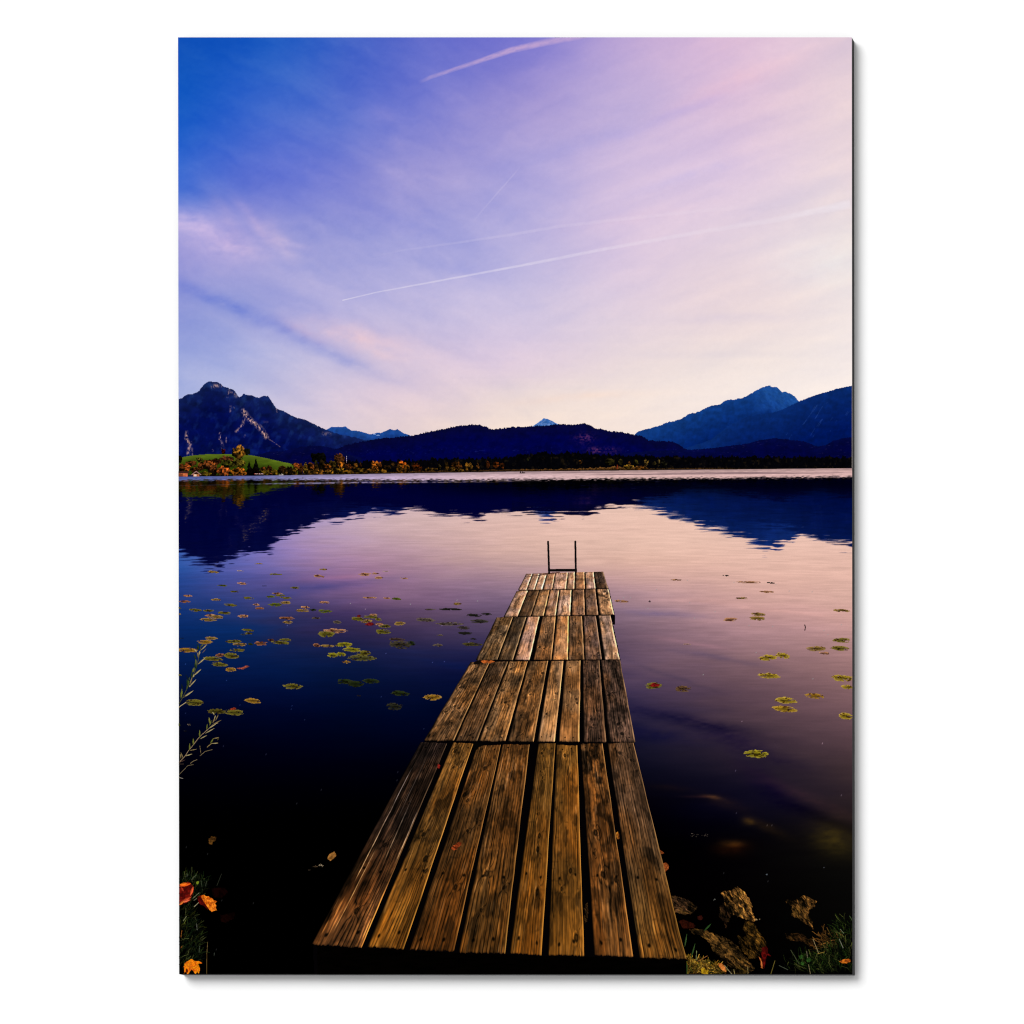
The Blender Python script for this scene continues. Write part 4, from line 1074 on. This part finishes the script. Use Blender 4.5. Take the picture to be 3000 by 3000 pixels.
# bathing ladder at the far end
ladder = empty_part('ladder', art, 'black bathing ladder at the far end of the jetty')
for (p, q, nm) in (((1605.9, 1587), (1609, 1680), 'rail'), ((1685.7, 1586.6), (1687.2, 1676), 'rail'), ((1609, 1671), (1687, 1670.4), 'rung')):
    d = Dots(min(p[0], q[0]) - 6, min(p[1], q[1]) - 6, max(p[0], q[0]) + 6, max(p[1], q[1]) + 6, 0.6)
    w = 7.4 if nm == 'rung' else 5.4
    d.stroke(p, q, w, w + .4, (10, 8, 10))
    d.mesh(nm, ladder, 38 if nm == 'rail' else 37.6)
# its shadow falls across the far boards to the left
d = Dots(1530, 1672, 1650, 1700, 1.0)
d.stroke((1538, 1691), (1632, 1678), 1.6, 3.2, (84, 52, 42)); d.stroke((1540, 1684), (1640, 1677), 1.0, 2.6, (96, 62, 50))
d.mesh('ladder_shadow', jetty, 37.5)

# ------------------------------------------------------------------ fallen leaves
def leaf_shape(name, poly, c0, c1, level, label, veins=None, step=1.0, rough=1.0, seed=1, hol=None):
    us_ = [p[0] for p in poly]; vs_ = [p[1] for p in poly]
    d = Dots(min(us_) - 3, min(vs_) - 3, max(us_) + 3, max(vs_) + 3, step)
    k = d.inside(poly, rough, seed, 5)
    n = fbm(d.U / 7, d.V / 7, seed + 3, 3)
    c = mix(np.asarray(c0, float), np.asarray(c1, float), ss(.3, .7, n)[..., None]) * (.78 + .44 * vn(d.U / 2.5, d.V / 2.5, seed + 9))[..., None]
    d.put(k, np.clip(c, 0, 255))
    if veins:
        for (p, q, cc) in veins:
            a0 = d.a.copy(); d.stroke(p, q, 1.6, .8, cc); d.a &= a0
    if hol:
        for (p, q, w, cc) in hol:
            a0 = d.a.copy(); d.leaf(p, q, w, cc); d.a &= a0
    return d.mesh(name, art, level, label)


def M4(*pts): return [(500 + x / 16.1, 2800 + y / 16.1) for x, y in pts]


leaf_shape('maple_leaf', M4((630, 400), (700, 350), (760, 290), (850, 235), (900, 190), (975, 150), (1100, 215), (1130, 262), (1320, 256), (1400, 285), (1500, 355), (1380, 375), (1285, 400), (1345, 470), (1385, 600), (1385, 680), (1340, 840), (1260, 765), (1172, 862), (1080, 740), (1000, 640), (930, 720), (860, 840), (800, 880), (740, 800), (690, 760), (640, 830), (650, 700), (640, 560), (625, 500), (700, 420)),
           (228, 130, 14), (214, 98, 12), 40, 'orange maple leaf in the bottom left corner',
           veins=[((556, 2836), (561, 2811), (200, 96, 20)), ((556, 2836), (590, 2823), (206, 100, 20)), ((556, 2836), (543, 2822), (200, 96, 24)), ((556, 2836), (572, 2850), (190, 90, 24))], seed=5, rough=.7,
           hol=[(M4((770, 600))[0], M4((770, 830))[0], 7, (80, 14, 6)), (M4((1090, 640))[0], M4((1110, 720))[0], 4, (150, 60, 10))])


def M5(*pts): return [(520 + x / 5.68, 2520 + y / 5.68) for x, y in pts]


leaf_shape('fallen_leaf', M5((395, 590), (450, 580), (470, 605), (520, 600), (545, 625), (590, 640), (605, 665), (660, 685), (625, 720), (645, 750), (640, 800), (655, 830), (600, 850), (575, 865), (530, 820), (480, 750), (440, 690), (410, 640)), (232, 126, 30), (186, 82, 14), 40, 'curled orange leaf on the black bank beside the grass', seed=15, rough=.8,
           veins=[(M5((420, 610))[0], M5((610, 820))[0], (150, 62, 12))])
leaf_shape('fallen_leaf', M5((335, 610), (390, 588), (420, 660), (470, 740), (520, 830), (440, 760), (370, 730), (340, 660)), (104, 14, 10), (60, 6, 6), 39.5, 'dark red underside of a folded leaf', seed=16, rough=.6)
leaf_shape('fallen_leaf', M5((28, 410), (90, 380), (180, 362), (215, 380), (245, 410), (265, 440), (272, 500), (255, 580), (215, 640), (225, 665), (150, 710), (60, 740), (28, 760), (28, 600)), (110, 18, 10), (66, 8, 6), 39.5, 'curled dark red leaf at the left edge', seed=17, rough=.9,
           hol=[(M5((35, 430))[0], M5((235, 385))[0], 9, (214, 84, 22)), (M5((40, 408))[0], M5((160, 385))[0], 8, (232, 110, 26)), (M5((215, 590))[0], M5((265, 440))[0], 7, (216, 86, 46)), (M5((60, 700))[0], M5((230, 610))[0], 7, (190, 66, 34)), (M5((80, 700))[0], M5((210, 660))[0], 6, (214, 96, 60)), (M5((30, 745))[0], M5((110, 680))[0], 6, (206, 106, 40)), (M5((100, 520))[0], M5((60, 450))[0], 5, (160, 50, 30))])
leaf_shape('fallen_leaf', [(620, 2602), (660, 2600), (668, 2615), (650, 2632), (625, 2628)], (15, 2, 2), (7, 1, 1), 39, None, seed=18, rough=2)
leaf_shape('fallen_leaf', [(645, 2680), (690, 2672), (686, 2690), (660, 2704), (646, 2696)], (16, 3, 2), (6, 1, 1), 39, None, seed=19, rough=3)
leaf_shape('fallen_leaf', [(960, 2510), (966, 2502), (980, 2494), (986, 2506), (978, 2516), (968, 2522), (961, 2517)], (150, 100, 46), (104, 66, 26), 32, 'tan leaf floating on black water left of the jetty', seed=20, rough=1.4)
leaf_shape('fallen_leaf', [(611, 2456), (622, 2451), (634, 2453), (632, 2462), (624, 2466), (620, 2476), (612, 2470)], (96, 62, 22), (44, 26, 8), 32, 'dim brown leaf floating above the grass', seed=21, rough=2.2)
leaf_shape('fallen_leaf', [(1408, 1937), (1420, 1933.5), (1430, 1936), (1440, 1935), (1450, 1938), (1443, 1941), (1436, 1944), (1428, 1941), (1420, 1944.5), (1412, 1941)], (190, 98, 40), (140, 66, 26), 39, 'orange oak leaf lying on the jetty joint', seed=22, rough=.6)
d = Dots(1388, 1930, 1425, 1952, 1.0)
d.put(d.inside([(1392, 1938), (1406, 1934), (1412, 1941), (1402, 1947), (1382, 1948)], 1.2, 3, 5), (16, 10, 8))
d.mesh('deck_gap', jetty, 38)
leaf_shape('fallen_leaf', [(1325, 2480), (1332, 2475), (1342, 2467), (1352, 2468), (1352, 2476), (1343, 2482), (1340, 2488), (1330, 2491), (1322, 2486)], (156, 66, 28), (84, 30, 12), 39, 'curled orange leaf on the third near plank', seed=23, rough=1.2, hol=[((1322, 2478), (1340, 2486), 4, (70, 24, 8))])
leaf_shape('fallen_leaf', [(1281, 2240), (1286, 2238), (1290, 2243), (1288, 2251), (1283, 2252)], (128, 30, 22), (84, 16, 14), 39, 'tiny red leaf stuck in the first plank gap', seed=24, rough=.8)
leaf_shape('fallen_leaf', [(1805, 2440), (1810, 2436), (1814, 2444), (1815, 2456), (1811, 2460), (1806, 2452)], (176, 112, 36), (110, 58, 18), 36.2, 'yellow leaf wedged between the two rightmost planks', seed=25, rough=.8)
leaf_shape('fallen_leaf', [(1942, 2530), (1950, 2527), (1960, 2534), (1958, 2546), (1951, 2552), (1948, 2558), (1944, 2545)], (148, 74, 32), (100, 46, 18), 35.8, 'orange leaf peeking from under the jetty side', seed=26, rough=1.5)
leaf_shape('fallen_leaf', [(1934, 2491), (1940, 2494), (1946, 2499), (1938, 2503)], (130, 62, 24), (84, 38, 14), 35.8, None, seed=27, rough=1.2)
leaf_shape('fallen_leaf', [(1899, 2010.0), (1905, 2007), (1914, 2001), (1925, 2003), (1934, 2006), (1930, 2011), (1918, 2012), (1908, 2012)], (132, 22, 20), (74, 10, 12), 33, 'red leaf lying on a lily pad right of the jetty', seed=28, rough=1.0)
leaf_shape('fallen_leaf', [(1070, 1829), (1080, 1823), (1092, 1824), (1098, 1829), (1090, 1833), (1076, 1833)], (112, 22, 24), (70, 12, 16), 33, 'dark red leaf among lily pads left of the jetty', seed=29, rough=1.3)
leaf_shape('fallen_leaf', [(1045, 1805), (1052, 1800), (1059, 1804), (1055, 1809), (1047, 1809)], (96, 24, 28), (60, 14, 18), 33, None, seed=30, rough=1.4)
leaf_shape('fallen_leaf', [(672, 2078), (684, 2073), (692, 2074), (690, 2079), (680, 2081)], (150, 56, 28), (100, 30, 18), 33, 'small red leaf on a lily pad by the willow sprigs', seed=31, rough=1.2)
leaf_shape('fallen_leaf', [(692, 1958), (710, 1955), (722, 1950), (732, 1952), (722, 1957), (712, 1961)], (166, 84, 66), (130, 60, 44), 33, None, seed=32, rough=1.4)

# ------------------------------------------------------------------ rocks at the near bank
def ZR(*pts): return [(1940 + x / 3.45, 2560 + y / 3.45) for x, y in pts]


def rock(poly, base, seed, level, label, ang=62, bright=1.0):
    us_ = [p[0] for p in poly]; vs_ = [p[1] for p in poly]
    d = Dots(min(us_) - 4, min(vs_) - 4, max(us_) + 4, max(vs_) + 4, 1.1)
    k = d.inside(poly, 4.0, seed, 8)
    ca, sa = math.cos(math.radians(ang)), math.sin(math.radians(ang))
    p, q = (d.U * ca + d.V * sa), (-d.U * sa + d.V * ca)
    pw, qw = p + 9 * (fbm(d.U / 14, d.V / 14, seed + 8, 3) - .5), q + 11 * (fbm(d.U / 12, d.V / 12, seed + 9, 3) - .5)
    h_ = 1.3 * fbm(pw / 40, qw / 16, seed + 1, 5, .55) + .25 * fbm(pw / 14, qw / 5, seed + 2, 4)
    gy, gx = np.gradient(h_)
    L = .52 + 5.5 * gx - 3.5 * gy + 1.3 * (fbm(d.U / 22, d.V / 22, seed + 3, 3) - .5) + .22 * (vn(d.U / 2.6, d.V / 2.6, seed + 6) - .5)
    crack = np.abs(fbm(pw / 24, qw / 9, seed + 4, 3) - .5) < .02
    L = 1.05 * np.clip(L, .05, 1.6) * np.where(crack, .3, 1)
    L = L * (.35 + .65 * ss(.26, .48, fbm(d.U / 17, d.V / 17, seed + 7, 3) + .1))
    moss = fbm(d.U / 12, d.V / 12, seed + 5, 3)
    c = mix(np.asarray(base, float), np.array([92, 66, 20.]), ss(.5, .7, moss)[..., None] * .5) * (L * bright)[..., None]
    cx, cy = np.mean(us_), np.mean(vs_)
    d.put(k, np.clip(c, 0, 220))
    return d.mesh('rock', art, level, label)


rock(ZR((100, 225), (180, 235), (240, 255), (290, 280), (360, 340), (300, 400), (230, 420), (140, 390), (100, 300)), (112, 74, 44), 61, 32, 'brown rock half hidden behind the jetty corner', 30, .8)
rock(ZR((580, 330), (620, 300), (650, 380), (700, 430), (660, 500), (650, 560), (620, 480), (575, 430)), (74, 46, 24), 62, 32.2, None, 70, .65)
rock(ZR((840, 470), (920, 500), (980, 580), (1055, 690), (1060, 740), (1000, 780), (970, 860), (880, 860), (800, 760), (760, 620), (850, 640), (820, 560)), (124, 82, 26), 63, 32.4, 'brown rock below the tallest one', 55, .78)
rock(ZR((600, 190), (640, 170), (700, 170), (755, 125), (800, 155), (850, 210), (885, 250), (905, 320), (920, 390), (945, 460), (910, 485), (850, 460), (760, 430), (700, 420), (650, 370), (625, 300), (620, 240)), (150, 100, 44), 64, 32.8, 'tallest golden brown rock at the near bank', 60, 1.0)
rock(ZR((270, 560), (400, 555), (520, 600), (650, 650), (760, 730), (830, 830), (920, 920), (940, 970), (880, 1000), (800, 960), (690, 950), (600, 890), (570, 830), (520, 780), (480, 700), (380, 620), (300, 600)), (118, 80, 34), 65, 33, 'long sloping rock by the jetty foot', 40, .85)
rock(ZR((1260, 265), (1370, 265), (1420, 225), (1500, 235), (1560, 280), (1540, 330), (1480, 370), (1490, 440), (1520, 470), (1525, 555), (1450, 500), (1310, 420), (1310, 330), (1260, 300)), (148, 98, 42), 66, 32, 'hook-shaped golden rock standing apart on the right', 55, .85)
rock(ZR((1240, 605), (1330, 600), (1400, 600), (1460, 650), (1550, 660), (1560, 700), (1500, 740), (1430, 690), (1330, 680), (1260, 660)), (96, 58, 24), 67, 32, 'low dark rock before the grass on the right', 20, .75)
rock(ZR((700, 960), (800, 950), (870, 980), (860, 1015), (700, 1015)), (104, 76, 24), 68, 33.4, None, 30, .7)
rock([(1712, 2655), (1721, 2644), (1722, 2700), (1712, 2706)], (130, 84, 40), 69, 36.3, None, 70, .7)

leaf_shape('fallen_leaf', ZR((1010, 750), (1050, 728), (1070, 760), (1070, 800), (1100, 835), (1060, 820), (1030, 960), (1010, 900), (1005, 800)), (92, 12, 10), (50, 6, 5), 34, 'dark red leaf hanging on the lower rock', seed=41, rough=1.0)
leaf_shape('fallen_leaf', ZR((975, 835), (1000, 860), (1012, 900), (1020, 960), (1000, 950), (998, 890)), (190, 104, 50), (150, 76, 30), 34.2, None, seed=42, rough=.6)
leaf_shape('fallen_leaf', ZR((565, 905), (605, 905), (640, 950), (650, 995), (610, 980), (580, 945)), (206, 124, 56), (170, 92, 36), 34.4, 'orange leaf standing in the straw by the jetty', seed=43, rough=.6)
leaf_shape('fallen_leaf', ZR((395, 960), (430, 950), (440, 975), (475, 970), (460, 1000), (470, 1018), (430, 1018), (400, 1005)), (176, 140, 26), (140, 104, 14), 34.4, 'yellow leaf in the straw at the jetty foot', seed=44, rough=1.2)
leaf_shape('fallen_leaf', ZR((1790, 885), (1840, 862), (1900, 862), (1905, 885), (1870, 905), (1820, 905)), (206, 110, 28), (120, 54, 14), 35, 'orange leaf in the grass near the right edge', seed=45, rough=1.0)
leaf_shape('fallen_leaf', ZR((165, 480), (210, 462), (290, 490), (340, 520), (330, 545), (210, 555), (190, 510)), (42, 13, 6), (24, 6, 3), 32.6, 'dark red leaf between jetty and long rock', seed=46, rough=1.4)
leaf_shape('fallen_leaf', ZR((355, 430), (395, 422), (415, 445), (400, 470), (362, 462)), (70, 24, 14), (40, 12, 8), 32.6, None, seed=47, rough=1.2)

# ------------------------------------------------------------------ grass
def grass(name, label, area, n, dirf, cols, level, length, seed, wid=(1.6, .7), dens=None):
    R_ = random.Random(seed)
    us_ = [p[0] for p in area]; vs_ = [p[1] for p in area]
    d = Dots(min(us_) - 24, min(vs_) - 30, max(us_) + 24, max(vs_) + 10, 1.1)
    m = 0
    while m < n:
        u_ = R_.uniform(min(us_), max(us_)); v_ = R_.uniform(min(vs_), max(vs_))
        if not in_poly(u_, v_, area):
            continue
        m += 1
        if dens and R_.random() > dens(u_, v_):
            continue
        a_ = dirf(u_, v_) + R_.gauss(0, .45)
        L_ = length * R_.uniform(.4, 1.25)
        p = (u_, v_); q1 = (u_ + math.cos(a_) * L_ * .6, v_ - math.sin(a_) * L_ * .6)
        a2 = a_ + R_.gauss(0, .35)
        q2 = (q1[0] + math.cos(a2) * L_ * .5, q1[1] - math.sin(a2) * L_ * .5)
        c = np.array(R_.choice(cols), float) * R_.uniform(.4, 1.15)
        d.stroke(p, q1, wid[0], wid[0], c * .55, c); d.stroke(q1, q2, wid[0], wid[1], c, c * 1.2)
    return d.mesh(name, art, level, label, 'stuff')


def in_poly(x, y, poly):
    k = False
    for i in range(len(poly)):
        (x0, y0), (x1, y1) = poly[i], poly[(i + 1) % len(poly)]
        if (y0 > y) != (y1 > y) and x < (x1 - x0) * (y - y0) / (y1 - y0) + x0:
            k = not k
    return k


LG = [(8, 15, 7), (14, 26, 10), (26, 40, 14), (10, 20, 12), (34, 44, 16), (62, 66, 34), (40, 42, 10), (12, 22, 8), (6, 12, 6)]
grass('grass', 'dark green grass tuft at the left edge', [(524, 2570), (560, 2560), (600, 2580), (612, 2610), (560, 2650), (580, 2700), (590, 2760), (590, 2810), (560, 2850), (524, 2850)], 620,
      lambda u, v: 1.2 if v < 2660 else .9, LG, 38, 20, 71)
d = Dots(520, 2560, 700, 2856, 1.0)
for (a_, b_, c_) in [((160, 270), (185, 175), (80, 84, 70)), ((230, 330), (315, 245), (76, 84, 66)), ((410, 440), (395, 340), (60, 70, 50)), ((470, 430), (485, 350), (60, 66, 50)), ((660, 420), (750, 190), (44, 46, 36)), ((260, 635), (360, 545), (120, 120, 90)), ((280, 775), (360, 702), (170, 160, 120)), ((275, 670), (320, 640), (120, 116, 90)), ((100, 1010), (150, 935), (130, 130, 90)), ((110, 1060), (145, 990), (100, 110, 40)), ((320, 1060), (330, 1160), (100, 100, 90)), ((60, 1280), (75, 1170), (150, 86, 30)), ((490, 1560), (505, 1365), (110, 90, 50)), ((488, 1890), (490, 1560), (96, 74, 36)), ((610, 1590), (615, 1545), (60, 64, 56)), ((360, 1540), (375, 1430), (70, 80, 60)), ((60, 1460), (80, 1430), (150, 80, 24))]:
    p, q = M5(a_)[0], M5(b_)[0]
    d.stroke(p, q, 1.9, 1.2, np.array(c_) * .8, c_)
d.mesh('grass_stalks', art, 39, 'pale single stalks among the left grass', 'stuff')
d = Dots(560, 2570, 600, 2600, 1.0)
d.put(d.inside(M5((310, 375), (330, 350), (355, 352), (358, 375), (340, 408), (318, 400)), .8, 3, 4), (112, 128, 30))
d.mesh('fallen_leaf', art, 39.6, 'small yellow-green leaf in the left grass')

RG = [(8, 16, 5), (14, 26, 8), (26, 42, 12), (44, 56, 18), (72, 76, 34), (24, 28, 8), (10, 18, 6), (6, 10, 4), (34, 52, 14)]
grass('grass', 'dark green grass at the right bottom corner', [(2497, 2692), (2497, 2852), (2330, 2852), (2370, 2800), (2420, 2780), (2440, 2740), (2460, 2700)], 420,
      lambda u, v: 2.3 if v < 2770 else 1.9, RG, 34.6, 26, 72)
grass('grass', 'thin dark grass beneath the low rock', [(2280, 2830), (2350, 2790), (2440, 2800), (2440, 2852), (2300, 2852)], 90, lambda u, v: 2.0, RG, 34.8, 20, 73)
ST_ = [(132, 96, 26), (164, 122, 34), (110, 74, 18), (86, 84, 24), (196, 152, 60), (70, 44, 14)]
grass('straw', 'golden straw and moss at the jetty foot', [(2012, 2800), (2050, 2815), (2100, 2825), (2130, 2852), (2012, 2852)], 330, lambda u, v: (u * 7.13 + v * 3.7) % 3.1, ST_, 34, 16, 74)
grass('dry_reeds', 'brown dry stems above the right grass', [(2400, 2735), (2470, 2738), (2480, 2762), (2430, 2790), (2392, 2800)], 80, lambda u, v: 2.4, [(96, 62, 24), (70, 44, 16), (120, 80, 34)], 34.5, 24, 75)
d = Dots(1998, 2680, 2500, 2856, 1.0)
for (a_, b_, w_, c_) in [((425, 575), (495, 505), 5, (40, 70, 30)), ((228, 740), (250, 610), 4, (56, 80, 40)), ((290, 860), (335, 700), 4, (50, 76, 34)), ((345, 870), (348, 780), 3, (120, 126, 80)), ((360, 885), (455, 830), 2.6, (150, 96, 50)), ((630, 925), (705, 1015), 2.4, (150, 136, 100)), ((725, 970), (735, 1018), 2.4, (170, 150, 90)), ((866, 940), (868, 1018), 2.4, (140, 120, 70)), ((1098, 1018), (1140, 880), 2.8, (110, 96, 40)), ((1580, 800), (1525, 660), 2.4, (150, 130, 90)), ((1500, 1018), (1480, 920), 2.4, (130, 116, 80)), ((1385, 910), (1300, 770), 2.4, (70, 76, 50)), ((1830, 750), (1790, 660), 2.6, (130, 130, 110)), ((1835, 600), (1800, 560), 2.4, (110, 120, 90)), ((1920, 470), (1895, 425), 2.2, (80, 100, 60)), ((1640, 790), (1570, 810), 2.4, (150, 120, 50)), ((1470, 850), (1460, 780), 2.2, (120, 110, 90)), ((1270, 970), (1180, 925), 2.4, (70, 76, 60)), ((250, 1015), (248, 890), 4, (50, 76, 34))]:
    p, q = ZR(a_)[0], ZR(b_)[0]
    (d.leaf if w_ >= 4 else d.stroke)(p, q, *((w_,) if w_ >= 4 else (w_ * .75, w_ * .5)), np.array(c_) * .85, c_)
for (cx, cy, r) in ((1405, 840, 20), (1480, 870, 22), (1420, 905, 18)):
    cu, cv = ZR((cx, cy))[0]
    d.put(np.hypot((d.U - cu) / (r / 3.45), (d.V - cv) / (r / 3.45 * 1.1)) < 1, np.array([34, 62, 22.]) * (.6 + .8 * vn(d.U / 3, d.V / 3, 5))[..., None])
d.mesh('grass_stalks', art, 35.4, 'pale blades and clover among the right grass', 'stuff')

# bright glints where wet things break the surface
d = Dots(900, 2360, 2500, 2720, 1.1)
gl = [(2204, 2692, 2212, 2700), (2222, 2690, 2228, 2696)]
for (u_, v_, n_, r, c_) in [(923, 2540, 10, 8, (120, 96, 70)), (941, 2535, 16, 7, (170, 150, 120)), (908, 2549, 4, 5, (60, 50, 40)), (2034, 2446, 12, 10, (96, 86, 74)), (2066, 2447, 10, 9, (80, 70, 62)), (2253, 2348, 4, 4, (150, 130, 90)), (2246, 2562, 5, 3, (120, 130, 140)), (2415, 2541, 3, 3, (110, 110, 120)), (2093, 2636, 8, 4, (90, 90, 84)), (2215, 2695, 6, 4, (190, 160, 110)), (2226, 2693, 5, 3, (200, 170, 120)), (1006, 2792, 4, 4, (96, 84, 70)), (2125, 2332, 3, 3, (90, 80, 60)), (1988, 2315, 3, 3, (80, 70, 60))]:
    for _ in range(n_):
        a0 = random.uniform(0, 6.28); rr = r * random.random()
        p = (u_ + math.cos(a0) * rr * 1.4, v_ + math.sin(a0) * rr * .6)
        d.stroke(p, (p[0] + random.uniform(-2, 2.5), p[1] + random.uniform(-1, .6)), 1.3, .9, np.array(c_) * random.uniform(.5, 1.1))
d.mesh('water_glints', art, 31.5, 'small bright glints on the black near water', 'stuff')

# ------------------------------------------------------------------ willow sprigs
def ZS(x, y): return (520 + x / 4.295, 1850 + y / 4.295)


def sprig(label, stems, leaves, level):
    sp = empty_part('willow_sprig', art, label)
    d = Dots(516, 1860, 680, 2300, 1.0)
    for (pts, w, c) in stems:
        for p, q in zip(pts[:-1], pts[1:]):
            d.stroke(ZS(*p), ZS(*q), w, w * .9, c)
    d.mesh('stem', sp, level)
    d = Dots(516, 1860, 680, 2300, 1.0)
    for (p, q, w, c) in leaves:
        d.leaf(ZS(*p), ZS(*q), w, np.array(c) * .72, np.array(c) * .92)
    d.mesh('leaves', sp, level + .4)


CR, OV, GN, DN, TN = (190, 172, 120), (120, 124, 48), (38, 60, 26), (22, 34, 22), (150, 128, 84)
sprig('tallest willow sprig with green leaves at the left edge', [([(16, 915), (60, 845), (110, 745), (160, 640), (205, 540), (245, 430), (270, 330), (290, 230), (300, 165)], 1.7, (70, 72, 40)), ([(14, 958), (60, 925), (108, 893)], 1.9, (186, 166, 120))],
      [((75, 830), (200, 745), 4.6, CR), ((45, 845), (58, 722), 5.2, OV), ((150, 695), (235, 605), 3.4, CR), ((112, 740), (155, 570), 5, (70, 84, 36)), ((200, 560), (302, 473), 4, CR), ((190, 515), (212, 455), 6, OV), ((260, 412), (355, 328), 4, CR), ((235, 432), (230, 340), 4, (110, 116, 60)), ((295, 237), (370, 166), 3, CR), ((310, 273), (363, 218), 2.4, (110, 96, 100)), ((265, 330), (252, 268), 4, TN), ((272, 295), (282, 245), 4.4, CR), ((242, 262), (214, 224), 4.4, CR), ((262, 230), (258, 180), 7, GN), ((230, 350), (210, 290), 4, GN), ((240, 470), (215, 400), 6, GN), ((180, 600), (180, 510), 5, GN), ((130, 690), (120, 600), 5, GN), ((165, 650), (105, 542), 2.4, DN), ((65, 722), (52, 660), 3.4, DN), ((70, 830), (120, 812), 2.4, (90, 80, 60)), ((270, 190), (245, 150), 2.6, GN), ((300, 190), (330, 155), 2.6, OV), ((190, 570), (160, 660), 3, TN), ((165, 680), (150, 700), 4, CR), ((215, 540), (200, 575), 4, CR)], 40)
sprig('lower willow sprig with narrow pale leaves at the left edge', [([(18, 1655), (100, 1565), (140, 1500), (200, 1430), (260, 1350), (320, 1290), (370, 1245), (430, 1190), (510, 1150)], 1.6, (150, 124, 96))],
      [((368, 1235), (376, 1168), 3.6, OV), ((405, 1182), (426, 1122), 4, OV), ((406, 1158), (398, 1078), 4.4, (136, 130, 54)), ((445, 1148), (472, 1088), 3.6, TN), ((466, 1052), (438, 1012), 3, CR), ((480, 1122), (515, 1048), 2.8, TN), ((385, 1228), (500, 1152), 3.2, CR), ((440, 1172), (548, 1118), 2.6, TN), ((352, 1282), (462, 1220), 2.8, CR), ((280, 1337), (281, 1243), 4, OV), ((285, 1352), (368, 1308), 2.6, CR), ((200, 1432), (200, 1345), 4.4, OV), ((150, 1498), (156, 1412), 4, OV), ((160, 1497), (245, 1480), 2.6, TN), ((98, 1567), (185, 1542), 2.8, CR), ((70, 1592), (45, 1528), 3, TN), ((46, 1602), (34, 1536), 3, TN), ((20, 1650), (100, 1615), 2.6, (80, 56, 50)), ((465, 1100), (478, 1060), 3, CR)], 40)
sprig('dimmest willow twigs below the other two sprigs', [([(375, 1455), (430, 1410), (510, 1405)], 1.7, (150, 126, 78)), ([(418, 1400), (450, 1350), (520, 1335)], 1.6, (120, 108, 56)), ([(285, 1565), (350, 1510), (440, 1487)], 1.4, (120, 104, 74)), ([(295, 1530), (283, 1440)], 1.5, (110, 92, 60)), ([(25, 1800), (130, 1690), (200, 1675)], 1.4, (110, 96, 70)), ([(165, 1660), (200, 1632), (245, 1615)], 1.7, (120, 104, 76)), ([(20, 1670), (80, 1668)], 1.4, (80, 66, 56)), ([(20, 1838), (70, 1850)], 1.7, (150, 140, 126))],
      [((418, 1400), (452, 1348), 4, OV), ((455, 1348), (522, 1334), 3.4, TN), ((430, 1412), (510, 1404), 2.8, CR), ((500, 1370), (525, 1340), 2.4, (80, 70, 30))], 40)

# ------------------------------------------------------------------ light, camera, render settings
scene = bpy.context.scene
w = bpy.data.worlds.new('World'); scene.world = w
w.use_nodes = True
w.node_tree.nodes['Background'].inputs['Color'].default_value = (1, 1, 1, 1)
FILL = 0.62
w.node_tree.nodes['Background'].inputs['Strength'].default_value = FILL
sl_ = bpy.data.lights.new('softbox', 'SUN')
sl_.angle = math.radians(42)
so = bpy.data.objects.new('softbox', sl_); C.objects.link(so)
tx, tz = 0.62, 0.74                       # shadow offset right / down per unit depth
from mathutils import Vector
dirv = Vector((tx, 1.0, -tz)).normalized()
so.rotation_euler = dirv.to_track_quat('-Z', 'Y').to_euler()
sl_.energy = (LIGHT - FILL) * math.pi / dirv.y / 0.94
so.location = (-1.5, -2.5, 1.9)

cam = bpy.data.cameras.new('camera'); co = bpy.data.objects.new('camera', cam); C.objects.link(co)
D = 3.0
cx, cz = 0.93, -0.68
co.location = (cx, -D, cz)
co.rotation_euler = (math.radians(90), 0, 0)
cam.sensor_width = 36
cam.lens = 36 * D / (3000 * S)
cam.shift_x = -cx / (3000 * S)
cam.shift_y = -cz / (3000 * S)
cam.clip_end = 50
scene.camera = co
scene.view_settings.view_transform = 'Standard'
scene.view_settings.look = 'None'
scene.view_settings.exposure = 0.0
scene.view_settings.gamma = 1.0
scene.cycles.use_denoising = True
scene.cycles.denoiser = 'OPENIMAGEDENOISE'
scene.cycles.denoising_input_passes = 'RGB_ALBEDO_NORMAL'
scene.cycles.denoising_prefilter = 'NONE'
scene.cycles.filter_width = 1.2
scene.cycles.max_bounces = 3
